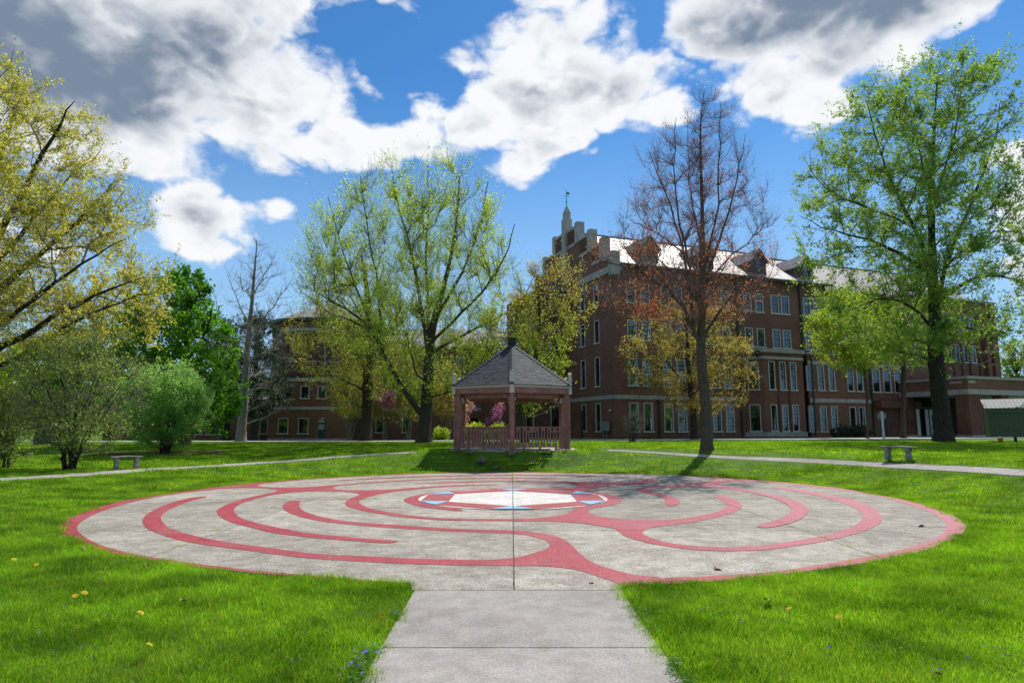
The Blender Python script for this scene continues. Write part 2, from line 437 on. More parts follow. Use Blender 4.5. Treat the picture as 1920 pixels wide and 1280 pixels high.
M['l_gold'] = leafmat('gold_green_flowers', [(.35, .32, .07), (.45, .39, .09), (.29, .30, .06), (.41, .35, .11)], .6)
M['l_olive'] = leafmat('olive_buds', [(.24, .25, .05), (.33, .31, .06), (.20, .24, .05), (.32, .24, .06)], .55)
M['l_green'] = leafmat('full_green_leaves', [(.06, .18, .010), (.10, .26, .012), (.05, .14, .010), (.14, .31, .02)], .5)
M['l_grey'] = leafmat('grey_green_leaves', [(.18, .31, .10), (.26, .42, .16), (.14, .26, .08), (.32, .46, .21)], .62)
M['l_dark'] = leafmat('pine_needles', [(.020, .045, .020), (.035, .065, .03), (.03, .05, .028)], .25)
M['l_red'] = leafmat('red_buds', [(.42, .09, .06), (.52, .18, .08), (.26, .08, .08), (.48, .26, .10)], .6)
M['l_purple'] = leafmat('purple_buds', [(.20, .09, .11), (.28, .11, .11), (.22, .13, .14)], .5)
M['l_yellow'] = leafmat('yellow_bronze_leaves', [(.34, .28, .07), (.38, .23, .08), (.24, .23, .06), (.42, .35, .11)], .55)
M['l_right'] = leafmat('green_new_leaves', [(.12, .22, .035), (.18, .29, .045), (.25, .32, .07), (.13, .21, .06)], .55)
M['l_pink'] = leafmat('pink_blossom', [(.50, .22, .30), (.62, .34, .40), (.42, .20, .24)])
M['l_redbud'] = leafmat('magenta_blossom', [(.38, .11, .32), (.46, .18, .40), (.30, .10, .28)])
M['l_small'] = leafmat('small_green_leaves', [(.16, .23, .05), (.24, .30, .08), (.13, .18, .05)], .6)
M['grass'] = leafmat('grass_blades', [(.055, .160, .003), (.11, .27, .004), (.22, .39, .006), (.08, .21, .004), (.36, .43, .06), (.035, .11, .003)], .52, .42, 1.1, .5, .3, (.20, .25, .035))
M['twig'] = simple('olive_brown_twigs', (.15, .13, .075), .85, .15, 2)
M['twig_grey'] = simple('grey_twigs', (.17, .15, .125), .85, .15, 2)
M['twig_purple'] = simple('purple_brown_twigs', (.19, .125, .135), .85, .15, 2)
M['twig_pale'] = simple('pale_twigs', (.30, .27, .23), .85, .1, 2)

# ================================================================== SETTING: ground, disc, paths
LAB = {}
LAB['DISC']=[(-1.06,6.91),(-1.46,6.98),(-2.08,7.15),(-2.74,7.34),(-3.44,7.59),(-4.27,8.01),(-4.99,8.37),(-5.5,8.73),(-6.24,9.33),(-6.74,9.82),(-7.14,10.29),(-7.66,11.08),(-7.95,11.7),(-8.38,12.85),(-8.7,13.98),(-8.71,14.95),(-8.55,15.77),(-8.43,16.83),(-8.18,17.76),(-8.01,18.26),(-7.6,19.24),(-7.09,20.01),(-6.53,20.85),(-5.1,22.09),(-3.82,23.17),(-1.97,23.87),(0,24.05),(2.65,23.59),(5.26,22.77),(5.95,22.36),(7.09,20.99),(7.89,20.01),(8.58,18.62),(8.98,17.54),(8.89,15.7),(8.96,14.91),(8.73,13.78),(8.31,12.34),(7.87,11.39),(7.51,10.78),(7.07,10.23),(6.55,9.68),(5.68,8.86),(5.04,8.4),(4.47,8.04),(3.9,7.74),(3.24,7.43),(2.66,7.17),(2.14,6.99),(1.73,6.89),(1.13,6.82)]
LAB['RING_IN']=[(1.13,6.83),(1.33,6.85),(1.56,7.15),(2.07,7.2),(2.97,7.44),(3.73,7.86),(4.22,8.14),(4.9,8.54),(5.55,9.04),(6.33,9.74),(6.84,10.32),(7.32,11),(7.73,11.72),(8.13,12.71),(8.48,13.98),(8.65,14.91),(8.69,15.74),(8.67,16.94),(8.34,18.1),(7.62,19.33),(7.08,20.22),(5.86,22.06),(5.19,22.46),(2.61,23.31),(0,23.73),(-1.94,23.56),(-3.77,22.88),(-5.03,21.8),(-6.43,20.55),(-6.97,19.69),(-7.34,18.87),(-7.13,17.69),(-7.54,17.6),(-7.93,17.23),(-8.29,16.12),(-8.42,15.26),(-8.33,14.12),(-8.06,12.85),(-7.68,11.79),(-7.34,11.08),(-7.09,10.65),(-6.77,10.22),(-6.23,9.6),(-5.6,9),(-4.99,8.54),(-4.35,8.15),(-3.51,7.75),(-2.78,7.44),(-2.1,7.22),(-1.47,7.03),(-1.07,6.92)]
LAB['LINE_A']=[(-7.18,15.4),(-7.36,15.49),(-7.52,15.03),(-7.42,14.12),(-7.11,12.91),(-6.77,12.01),(-6.44,11.37),(-6.09,10.82),(-5.67,10.29),(-5.05,9.68),(-4.62,9.33),(-4.09,9),(-3.51,8.71),(-3.06,8.45),(-2.62,8.23),(-2.27,8.11),(-1.81,7.99),(-1.27,7.86),(-0.63,7.78),(0,7.75),(0.36,7.75),(0.65,7.62),(0.82,7.43),(0.93,7.22),(1.07,6.98),(1.13,6.82),(1.32,6.84),(1.55,6.87),(1.62,7.18),(1.54,7.2),(1.35,7.27),(1.2,7.47),(0.97,7.87),(0.88,8.44),(0.84,8.96),(0.77,9.54),(0.64,9.89),(0.48,10.09),(0.23,10.29),(0.03,10.35),(0,10.37),(-0.86,10.5),(-1.78,10.89),(-2.76,11.28),(-3.11,11.53),(-3.66,12.12),(-4.11,12.79),(-4.42,13.52),(-4.62,14.12),(-4.68,14.52),(-4.98,14.59),(-4.91,13.98),(-4.73,13.39),(-4.42,12.73),(-4.04,12.12),(-3.46,11.48),(-3,11.13),(-2.68,10.94),(-1.71,10.5),(-0.84,10.25),(-0.16,10.1),(0.02,10.07),(0.28,9.88),(0.45,9.54),(0.52,9.33),(0.53,9.13),(0.47,8.82),(0.35,8.62),(0.18,8.37),(0,8.19),(-0.23,8.1),(-0.66,8.09),(-1.33,8.19),(-1.89,8.32),(-2.36,8.42),(-2.73,8.56),(-3.21,8.85),(-3.67,9.1),(-4.33,9.5),(-4.76,9.85),(-5.24,10.27),(-5.73,10.82),(-6.23,11.58),(-6.46,12.01),(-6.71,12.6),(-6.94,13.39),(-7.14,14.28),(-7.19,14.95)]
LAB['LINE_B']=[(-1.61,9.37),(-1.72,9.2),(-2.13,9.36),(-2.69,9.57),(-3.13,9.78),(-3.67,10.09),(-4.33,10.72),(-4.95,11.37),(-5.39,12.01),(-5.71,12.6),(-5.88,12.98),(-6.1,13.98),(-6.19,15.03),(-6.05,16.18),(-6.02,16.6),(-6.15,17.04),(-6.53,17.45),(-7.07,17.69),(-7.55,17.63),(-7.88,17.46),(-8.08,17.93),(-7.56,19.12),(-7.22,18.4),(-6.98,18.01),(-6.56,17.76),(-6.17,17.71),(-5.64,17.81),(-5.22,18.35),(-4.87,18.82),(-4.45,19.29),(-3.35,20.32),(-1.73,20.99),(0,21.26),(1.29,21.12),(2.04,20.81),(1.27,20.85),(0,20.96),(-1.71,20.7),(-3.3,20.03),(-4.36,18.94),(-4.78,18.43),(-4.96,18.01),(-4.85,17.54),(-4.61,17.16),(-4.28,16.97),(-3.9,16.94),(-3.33,17.04),(-2.88,17.54),(-2.15,18.13),(-1.52,18.45),(-0.41,18.73),(-0.36,18.59),(-1.49,18.1),(-2.1,17.73),(-2.79,16.97),(-3.18,16.28),(-3.4,15.4),(-3.43,14.61),(-3.32,14.12),(-3.05,13.46),(-2.66,12.85),(-1.99,12.19),(-1.39,11.79),(-0.95,11.68),(0,11.63),(0.56,11.79),(0.97,12.19),(1.1,12.5),(1.23,12.98),(1.3,13.33),(1.6,13.37),(1.5,12.85),(1.47,12.36),(1.63,11.9),(2.02,11.53),(2.52,11.43),(3.08,11.7),(3.57,12.12),(3.97,12.6),(4.34,13.25),(4.57,13.82),(4.71,14.44),(4.78,15.14),(4.81,15.59),(5.1,15.64),(5.1,14.95),(4.96,14.12),(4.78,13.52),(4.54,12.98),(4.14,12.36),(3.75,11.9),(3.37,11.48),(2.92,11.08),(2.58,10.88),(2.28,10.68),(2.08,10.37),(2,10.07),(2.02,9.77),(2.13,9.41),(2.24,9.2),(2.62,8.94),(3.01,8.91),(3.54,9.1),(4.02,9.39),(4.39,9.64),(4.76,9.9),(5.27,10.37),(5.81,11),(6.24,11.61),(6.68,12.44),(7.03,13.41),(7.2,14.28),(7.32,15.26),(7.3,16.45),(7.15,17.23),(7.05,17.85),(7.42,17.69),(7.62,17.16),(7.74,16.25),(7.76,15.37),(7.73,14.73),(7.56,13.88),(7.2,12.84),(6.78,11.95),(6.46,11.39),(6,10.78),(5.48,10.23),(4.84,9.68),(4.29,9.25),(3.83,8.98),(3.39,8.73),(2.92,8.64),(2.54,8.69),(2.31,8.82),(2.03,9.1),(1.86,9.33),(1.7,9.75),(1.67,10.09),(1.68,10.29),(1.63,10.63),(1.36,10.94),(1.1,11.18),(0.69,11.38),(0,11.38),(-0.93,11.43),(-1.36,11.53),(-1.94,11.85),(-2.56,12.36),(-3.22,13.15),(-3.52,13.75),(-3.64,14.12),(-3.74,14.86),(-3.69,15.69),(-3.75,15.99),(-4.02,16.38),(-4.52,16.66),(-5.27,16.66),(-5.67,16.28),(-5.86,15.69),(-5.9,14.8),(-5.81,13.82),(-5.55,12.98),(-5.32,12.5),(-4.91,11.79),(-4.48,11.28),(-3.9,10.72),(-3.25,10.17),(-2.79,9.9),(-2.2,9.64),(-1.96,9.54),(-1.71,9.46)]
LAB['LINE_C']=[(-2.47,14.8),(-2.41,15.4),(-2.11,16.12),(-1.75,16.69),(-0.94,17.38),(0,17.6),(1.06,17.45),(1.64,17.62),(1.93,17.38),(1.99,16.8),(2.32,16.12),(2.5,15.3),(2.5,14.61),(2.28,13.98),(1.93,13.46),(1.64,13.18),(1.47,12.98),(1.2,12.94),(1.25,13.28),(1.74,13.73),(2.06,14.33),(2.18,14.69),(2.2,15.31),(2.08,15.86),(1.54,16.57),(0.6,17.09),(0,17.2),(-0.92,17),(-1.7,16.21),(-1.99,15.91),(-2.14,15.33),(-2.15,14.8),(-2.02,14.3),(-1.71,13.76),(-1.04,13.11),(-0.93,12.73),(-1.26,12.85),(-1.73,13.24),(-2.18,13.9),(-2.4,14.44)]
LAB['LINE_D']=[(-3.03,18.69),(-2.3,19.42),(-1.62,19.67),(0,20.09),(0.95,19.93),(1.66,19.73),(2.06,19.56),(2.72,19.42),(3.25,19.37),(3.78,19.69),(4.15,20.32),(4.4,20.96),(4.66,20.79),(4.6,20.09),(4.26,19.52),(3.91,19.14),(3.62,18.87),(3.08,18.35),(2.59,18.01),(2.24,17.62),(2,17.16),(2.02,16.69),(1.73,16.87),(1.14,17.32),(1.47,17.49),(1.69,17.69),(1.82,18.1),(1.87,18.52),(1.69,19.05),(1.28,19.48),(0,19.77),(-1.59,19.37),(-2.26,19.11)]
LAB['LINE_E']=[(3.27,17.31),(3.64,17.85),(4.21,18.3),(4.94,18.87),(5.48,19.18),(5.98,19.67),(6.31,20.15),(6.47,20.99),(6.71,21.17),(7.06,20.81),(7.42,20.26),(7.64,19.75),(7.01,19.58),(6.62,19.62),(6.24,19.33),(5.95,18.78),(6.02,18.01),(6.16,17.23),(6.32,16.08),(6.37,15.22),(6.3,14.2),(6.07,13.39),(5.8,12.73),(5.34,11.9),(4.8,11.18),(4.32,10.72),(4.07,10.59),(3.99,10.78),(4.37,11.18),(4.96,11.9),(5.4,12.6),(5.63,13.12),(5.94,14.12),(6.09,15.49),(5.93,16.71),(5.73,17.38),(5.35,17.97),(4.73,18.1),(4.24,17.85),(3.8,17.38),(3.59,17),(3.6,16.52),(3.72,15.99),(3.8,15.08),(3.74,14.44),(3.54,13.82),(3.31,13.52),(3.22,13.69),(3.38,14.28),(3.57,15.26),(3.41,15.99),(3.28,16.66)]
LAB['LINE_F']=[(-5.58,19.87),(-5.08,20.55),(-3.56,21.58),(-1.84,22.31),(0,22.59),(1.61,22.41),(2.4,22.21),(3.76,21.72),(2.37,21.94),(1.59,22.14),(0,22.31),(-1.82,22.04),(-3.51,21.3),(-5.02,20.3)]
def axis(segs):
    a = []
    for lo, hi, st in segs: a += list(np.arange(lo, hi, st))
    return np.array(a + [segs[-1][1]])
gx = axis([(-900, -160, 60), (-160, -60, 8), (-60, -20, 1.2), (-20, 20, .36), (20, 60, 1.2), (60, 160, 8), (160, 900, 60)])
gy = axis([(-200, -20, 15), (-20, 2, 1.5), (2, 32, .3), (32, 80, 1.2), (80, 200, 8), (200, 1600, 80)])
X, Y_ = np.meshgrid(gx, gy)
Z = H(X, Y_) - .02
Z += np.where(np.hypot(X, Y_ - 15.3) < 8.25, -.10, 0)                       # excavated under the concrete
Z += np.where((np.abs(X) < .8) & (Y_ < 7.2), -.10, 0)
nx, ny = len(gx), len(gy)
ii = np.arange(nx * ny).reshape(ny, nx)
F = np.stack([ii[:-1, :-1], ii[:-1, 1:], ii[1:, 1:], ii[1:, :-1]], -1).reshape(-1, 4)
gro = bpy.data.objects.new('ground', arr_mesh('ground', np.stack([X.ravel(), Y_.ravel(), Z.ravel()], 1), F, M['lawn'], True))
gro['kind'] = 'structure'; link(gro)

def chaikin(P, n=2, closed=True):
    P = np.array(P, float)
    for _ in range(n):
        Q = np.roll(P, -1, 0)
        P = np.stack([P * .75 + Q * .25, P * .25 + Q * .75], 1).reshape(-1, 2)
    return P
def clip(poly, x0, x1, y0, y1):
    for ax, lim, sg in ((0, x0, 1), (0, x1, -1), (1, y0, 1), (1, y1, -1)):
        out = []
        for i in range(len(poly)):
            a, b = poly[i - 1], poly[i]
            da, db = (a[ax] - lim) * sg, (b[ax] - lim) * sg
            if (da >= 0) != (db >= 0):
                k = da / (da - db); out.append((a[0] + (b[0] - a[0]) * k, a[1] + (b[1] - a[1]) * k))
            if db >= 0: out.append(tuple(b))
        poly = out
        if len(poly) < 3: return []
    return poly
XS = [-9.4, -4.55, .02, 4.6, 9.6]; YS = [5.0, 10.35, 14.95, 19.55, 25.0]
G = .008
cells = [(XS[i] + G, XS[i + 1] - G, YS[j] + G, YS[j + 1] - G) for i in range(4) for j in range(4)]
def opench(P, n=2):
    P = np.array(P, float)
    for _ in range(n):
        a, b = P[:-1], P[1:]
        Q = np.stack([a * .75 + b * .25, a * .25 + b * .75], 1).reshape(-1, 2)
        P = np.vstack([P[:1], Q, P[-1:]])
    return P
DISC = np.vstack([opench(LAB['DISC']), [(1.10, 6.64), (-1.0, 6.64)]])
disc = bpy.data.objects.new('labyrinth_pavement', None); link(disc)
disc['kind'] = 'structure'
for c in cells:
    p = clip([tuple(q) for q in DISC], *c)
    if len(p) > 2: MB().prism(p, -.10, 0).build('slab', M['concrete'], disc)
MB().prism([(x * 1.0, y) for x, y in [(9.0 * math.cos(k / 60 * 6.2832), 15.3 + 8.3 * math.sin(k / 60 * 6.2832)) for k in range(60)]], -.16, -.012).build('joint_filler', M['joint'], disc)
def sheet(name, polys, z, mat, parent):
    """flat painted sheets, cut where the slab joints run"""
    mb = MB()
    for k, P in enumerate(polys):
        zz = z + .0011 * k
        P = [tuple(p) for p in P]
        tris = tessellate_polygon([[Vector((a, b, 0)) for a, b in P]])
        for t3 in tris:
            tri = [P[i] for i in t3]
            ar = (tri[1][0] - tri[0][0]) * (tri[2][1] - tri[0][1]) - (tri[2][0] - tri[0][0]) * (tri[1][1] - tri[0][1])
            if abs(ar) < 1e-7: continue
            if ar < 0: tri = tri[::-1]
            for c in cells:
                q = clip(tri, *c)
                if len(q) > 2: mb.add([(a, b, zz) for a, b in q], [tuple(range(len(q)))])
    return mb.build(name, mat, parent)
ring = [tuple(p) for p in chaikin(LAB['DISC'][::-1], 0)]
outer = chaikin(LAB['DISC'], 2); inner = chaikin(LAB['RING_IN'], 2)
op = [p for p in chaikin([LAB['DISC'][0]] + LAB['DISC'] + [LAB['DISC'][-1]], 2)]
def opench(P, n=2):
    P = np.array(P, float)
    for _ in range(n):
        a, b = P[:-1], P[1:]
        Q = np.stack([a * .75 + b * .25, a * .25 + b * .75], 1).reshape(-1, 2)
        P = np.vstack([P[:1], Q, P[-1:]])
    return P
ringpoly = np.vstack([opench(LAB['DISC']), opench(LAB['RING_IN'])])
lines = [ringpoly] + [chaikin(LAB[k], 2) for k in ('LINE_A', 'LINE_B', 'LINE_C', 'LINE_D', 'LINE_E', 'LINE_F')]
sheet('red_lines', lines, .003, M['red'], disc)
HC = (.02, 15.06); RC, RH = 2.17, 1.63
circ = lambda r, n=72: [(HC[0] + r * math.cos(2 * math.pi * k / n), HC[1] + r * math.sin(2 * math.pi * k / n)) for k in range(n)]
sheet('white_circle', [circ(RC)], .0125, M['palew'], disc)
ang = [math.radians(90 + 60 * k) for k in range(6)]
hv = [(HC[0] + RH * math.cos(a), HC[1] + RH * math.sin(a)) for a in ang]
dl = math.radians(11.5)
on = lambda a: (HC[0] + (RC - .015) * math.cos(a), HC[1] + (RC - .015) * math.sin(a))
sheet('red_band', [[hv[k], on(ang[k] + dl), on(ang[(k + 1) % 6] - dl + (2 * math.pi if k == 5 else 0)), hv[(k + 1) % 6]] for k in range(6)], .0155, M['redflat'], disc)
sheet('blue_point', [[hv[k], on(ang[k] - dl), on(ang[k]), on(ang[k] + dl)] for k in range(6)], .024, M['blue'], disc)

walk = bpy.data.objects.new('front_path', None); walk['kind'] = 'structure'; link(walk)
yj = [7.0, 4.94, 3.3, 1.65, 0, -1.65, -3.3, -5]
for a, b in zip(yj[:-1], yj[1:]):
    top = a - G if a != 7.0 else 6.615
    MB().prism([(-.965, b + G), (1.085, b + G), (1.09, top), (-.97, top)], -.10, .002).build('slab', M['walk'], walk)
MB().prism([(-.9, -5), (1.0, -5), (1.0, 6.9), (-.9, 6.9)], -.16, -.012).build('joint_filler', M['joint'], walk)
# moss and weeds growing in the joints
mo = MB(); rr = random.Random(3)
def weeds(p, q, n, s=1.0):
    for _ in range(n):
        k = rr.random(); x = p[0] + (q[0] - p[0]) * k; y = p[1] + (q[1] - p[1]) * k
        if math.sin(k * 37 + p[0]) < .1: continue
        for _b in range(4):
            a = rr.uniform(0, 6.28); r = rr.uniform(.01, .035) * s; h = rr.uniform(.008, .03) * s
            x1, y1 = x + rr.uniform(-.012, .012), y + rr.uniform(-.012, .012)
            mo.add([(x1 - .005, y1, -.04), (x1 + .005, y1, -.04), (x1 + r * math.cos(a), y1 + r * math.sin(a) * .6, h)], [(0, 1, 2)])
weeds((.02, 20), (.02, 24), 90, 1.8); weeds((-8.3, 10.35), (-4.6, 10.35), 130, 1.3); weeds((2.5, 14.95), (8.8, 14.95), 240, 1.3); weeds((-4, 14.95), (-2.2, 14.95), 90, 1.4)
weeds((4.6, 7.5), (4.6, 11), 160, 1.2); weeds((4.6, 11), (4.6, 20), 90); weeds((-4.55, 7.7), (-4.55, 10.2), 110, 1.3); weeds((4.6, 10.35), (8.6, 10.35), 70); weeds((-4.55, 19), (-4.55, 22), 60, 1.4); weeds((-.97, 4.94), (1.08, 4.94), 40, .7); weeds((-.97, 6.62), (1.08, 6.62), 20, .6)
wo = mo.build('joint_weeds', M['l_small']); wo['kind'] = 'stuff'

def strip(name, pts, wd, mat, lift=.03, kind='structure', step=.35, joint=1.5):
    """a path laid on the terrain, as slabs with joints"""
    P = opench(pts, 3); seg = np.hypot(*np.diff(P, axis=0).T); s = np.r_[0, np.cumsum(seg)]
    root = bpy.data.objects.new(name, None); root['kind'] = kind; link(root)
    n = int(s[-1] / joint)
    for k in range(n):
        a, b = k * joint + .008, (k + 1) * joint - .008
        t = np.linspace(a, b, 5 if joint < 5 else 12); x = np.interp(t, s, P[:, 0]); y = np.interp(t, s, P[:, 1])
        dx = np.gradient(x); dy = np.gradient(y); L = np.hypot(dx, dy); nx_, ny_ = -dy / L, dx / L
        mb = MB(); v = []
        for i in range(len(t)):
            wi = wd if not isinstance(wd, tuple) else wd[0] + (wd[1] - wd[0]) * t[i] / s[-1]
            for sd in (-1, 1):
                px, py = x[i] + nx_[i] * wi / 2 * sd, y[i] + ny_[i] * wi / 2 * sd
                zz = max(float(H(px, py)), float(H(x[i], y[i])) - .05) + lift
                v += [(px, py, zz), (px, py, zz - .14)]
        f = []
        for i in range(len(t) - 1):
            o = i * 4
            f += [(o, o + 4, o + 6, o + 2), (o + 1, o + 3, o + 7, o + 5), (o, o + 1, o + 5, o + 4), (o + 2, o + 6, o + 7, o + 3)]
        f += [(0, 2, 3, 1), (len(v) - 4, len(v) - 3, len(v) - 1, len(v) - 2)]
        mb.add(v, f).build('slab', mat, root)
    return root
strip('curved_path_left', [(-14.5, 12.5), (-13.5, 16.6), (-12.85, 18), (-12.35, 19.6), (-11.8, 21.5), (-9.35, 24.5), (-6.1, 27.3), (-3.0, 28.3)], (.95, .45), M['walk'], -.005)
strip('curved_path_right', [(12.6, 11), (12.15, 14.8), (12.0, 16.9), (11.2, 19.5), (9.95, 22.15), (7.6, 24.75), (5.2, 26.9), (2.9, 28.0)], (.72, .2), M['walk'], -.018)
def slabroad(name, poly, mat, z=.03, kind='structure'):
    bm = bmesh.new(); vs = [bm.verts.new((x, y, 0)) for x, y in poly]; bm.faces.new(vs)
    for ax in (0, 1):
        lo = min(p[ax] for p in poly); hi = max(p[ax] for p in poly); k = lo + 2
        while k < hi:
            no = (1, 0, 0) if ax == 0 else (0, 1, 0); co_ = (k, 0, 0) if ax == 0 else (0, k, 0)
            bmesh.ops.bisect_plane(bm, geom=bm.verts[:] + bm.edges[:] + bm.faces[:], plane_co=co_, plane_no=no); k += 2
    top = bm.faces[:]
    r_ = bmesh.ops.extrude_face_region(bm, geom=top)
    up = [e for e in r_['geom'] if isinstance(e, bmesh.types.BMVert)]
    ups = set(up)
    for v in bm.verts: v.co.z = float(H(v.co.x, v.co.y)) + (z if v in ups else z - .12)
    bmesh.ops.recalc_face_normals(bm, faces=bm.faces[:])
    me = bpy.data.meshes.new(name); bm.to_mesh(me); bm.free(); me.materials.append(mat)
    o = bpy.data.objects.new(name, me); o['kind'] = kind; return link(o)
slabroad('drive', [(1.5, 42.2), (20, 45.5), (36, 50.5), (60, 60), (60, 66), (40, 60.0), (33.5, 58.4), (20, 53.2), (9, 47.4), (1.5, 45.4)], M['kerb'], .035)
slabroad('back_walk', [(-70, 43.5), (-30, 41.6), (-12, 42.4), (1.4, 42.3), (1.4, 45.3), (-12, 44.9), (-30, 44.2), (-70, 46.5)], M['kerb'], .035)
slabroad('mulch_bed', [(-17.6, 28.2), (-14.2, 27.6), (-12.6, 28.4), (-13.4, 30.2), (-17, 30.4)], M['soil'], .02)
slabroad('leaf_litter', [(-21, 29), (-16.9, 27.4), (-16.3, 28.6), (-20, 31)], M['soil'], .018)

# ================================================================== GAZEBO
M['mauve'] = simple('mauve_paint', (.33, .148, .126), .6, .17, 2.2, spec=.35, bump=.15, bscale=18)
M['cream'] = simple('cream_trim_paint', (.50, .42, .37), .6, .06, 2)
M['lilac'] = simple('pale_lilac_paint', (.58, .53, .54), .6, .05, 2)
M['ceil'] = simple('stained_ceiling_boards', (.32, .19, .10), .6, .15, 3)
m, t, out = material('asphalt_shingles'); co = coords(t)
g_ = t.node('ShaderNodeNewGeometry')
col = t.mix(g_.outputs['Random Per Island'], (.030, .033, .040), (.062, .067, .078))
col = t.mix(1.0, col, t.mix(t.noise(co, 60, 3, .7), (.6, .6, .6), (1.4, 1.4, 1.4)), 'MULTIPLY')
principled(t, out, col, .75, .35, t.bump(t.noise(co, 90, 3), .6, .01)); M['shingle'] = m
GC = Vector((0.0, 28.2)); GR = 2.80; GZ = .72
gz = empty('gazebo', (GC.x, GC.y, GZ), 0, 'mauve hexagonal timber gazebo with a dark shingled roof behind the labyrinth', 'gazebo')
hexv = lambda r, k: Vector((r * math.cos(R(-90 + 60 * k)), r * math.sin(R(-90 + 60 * k)), 0))
MB().prism([tuple(hexv(3.2, k))[:2] for k in range(6)], -.14, .0).build('floor_slab', M['kerb'], gz, bevel=.01)
for k in range(6):
    v = hexv(GR - .14, k); u = v.normalized(); tn = (-u.y, u.x)
    pb = MB()
    pb.obox(v, tn, .112, .09, 0, 2.62)
    pb.obox((v.x + u.x * .118, v.y + u.y * .118), tn, .062, .016, 0, 2.62)
    for sd in (-1, 1): pb.obox((v.x + u.x * .102 + tn[0] * .09 * sd, v.y + u.y * .102 + tn[1] * .09 * sd), tn, .022, .009, 0, 2.62)
    po = pb.build('post', M['mauve'], gz, bevel=.006)
    cp = MB(); c2 = (v.x + u.x * .175, v.y + u.y * .175)
    cp.obox(c2, tn, .095, .032, 2.30, 3.14)
    cv = Vector((c2[0], c2[1], 0)); uu = Vector((tn[0], tn[1], 0)); nn = Vector((u.x, u.y, 0))
    q = [cv + uu * a * .11 + nn * b * .045 for a, b in ((-1, -1), (1, -1), (1, 1), (-1, 1))]
    cp.add([(p.x, p.y, 3.145) for p in q] + [(cv.x, cv.y, 3.21)], [(3, 2, 1, 0), (0, 1, 4), (1, 2, 4), (2, 3, 4), (3, 0, 4)])
    cp.build('post_cap', M['lilac'], po)
    br = MB(); ci = (v.x - u.x * .17, v.y - u.y * .17); br.obox(ci, tn, .16, .05, 2.02, 2.14); br.build('bracket', M['cream'], po)
for k in range(6):
    a, b = hexv(GR, k), hexv(GR, k + 1); mid = (a + b) / 2; u = (b - a).normalized(); L = (b - a).length; n = mid.normalized()
    MB().obox(mid + n * .03, u, L / 2 - .03, .022, 2.535, 2.70).build('fascia', M['cream'], gz)
    MB().obox(mid - n * .02, u, L / 2 - .10, .045, 2.31, 2.532).build('beam', M['mauve'], gz)
    MB().obox(mid - n * .30, u, L / 2 - .36, .035, 2.11, 2.30).build('inner_beam', M['mauve'], gz)
    MB().add([tuple(a * .97 + Vector((0, 0, 2.50))), tuple(b * .97 + Vector((0, 0, 2.50))), (0, 0, 2.9)], [(0, 1, 2)]).build('ceiling_panel', M['ceil'], gz)
    # roof face with shingle courses
    ea, eb = hexv(GR + .13, k), hexv(GR + .13, k + 1); ez, az = 2.655, 4.62
    ra, rb = ea + Vector((0, 0, ez)), eb + Vector((0, 0, ez)); ap = Vector((0, 0, az))
    fa = MB(); fa.add([ra, rb, ap], [(0, 1, 2)]); face = fa.build('roof_face', M['shingle'], gz)
    nrm = (rb - ra).cross(ap - ra).normalized(); sh = MB(); rs = random.Random(40 + k); NCO = 19
    midp = (ra + rb) / 2; slope = (ap - midp)
    for c in range(NCO):
        t0, t1 = c / NCO, min(1, (c + 1.12) / NCO); w0 = L / 2 * 1.046
        half0 = w0 * (1 - t0) - .02; half1 = w0 * (1 - t1)
        x = -half0 + (-(c % 2) * .12)
        while x < half0:
            wd = rs.choice((.16, .2, .24, .3)); x0, x1 = max(x, -half0), min(x + wd - .006, half0)
            if x1 - x0 > .02:
                th = rs.uniform(.010, .022)
                p0 = midp + slope * t0; p1 = midp + slope * t1
                cl = lambda q: max(-half1, min(half1, q))
                V = [p0 + u * x0 + nrm * th, p0 + u * x1 + nrm * th, p1 + u * cl(x1) + nrm * .004, p1 + u * cl(x0) + nrm * .004, p0 + u * x0 + nrm * .001, p0 + u * x1 + nrm * .001]
                sh.add(V, [(0, 1, 2, 3), (4, 5, 1, 0), (5, 2, 1), (4, 0, 3)])
            x += wd
    sh.build('shingle_courses', M['shingle'], face, kind='stuff')
for k in range(6):                                        # ridge caps
    e = hexv(GR + .13, k) + Vector((0, 0, 2.655)); ap = Vector((0, 0, 4.62)); rc = MB(); N_ = 20; u = hexv(1, k); tn = Vector((-u.y, u.x, 0))
    for c in range(N_):
        p0 = e.lerp(ap, c / N_ * .97); p1 = e.lerp(ap, (c + 1.2) / N_ * .97); wd = .14
        dn = Vector((0, 0, -.03))
        V = [p0 + tn * wd + dn + Vector((0, 0, .03)), p0 + Vector((0, 0, .055)), p0 - tn * wd + dn + Vector((0, 0, .03)), p1 + tn * wd + dn + Vector((0, 0, .006)), p1 + Vector((0, 0, .032)), p1 - tn * wd + dn + Vector((0, 0, .006)),
             p0 + tn * wd + dn, p0, p0 - tn * wd + dn]
        rc.add(V, [(0, 3, 4, 1), (1, 4, 5, 2), (6, 0, 1, 7), (7, 1, 2, 8)])
    rc.build('ridge_cap', M['shingle'], gz, kind='stuff')
MB().lathe([(.21, 4.44), (.19, 4.50), (.19, 4.84), (.21, 4.86), (.21, 4.90), (.02, 4.93)], n=8).build('roof_finial', M['black'], gz)
bal = None
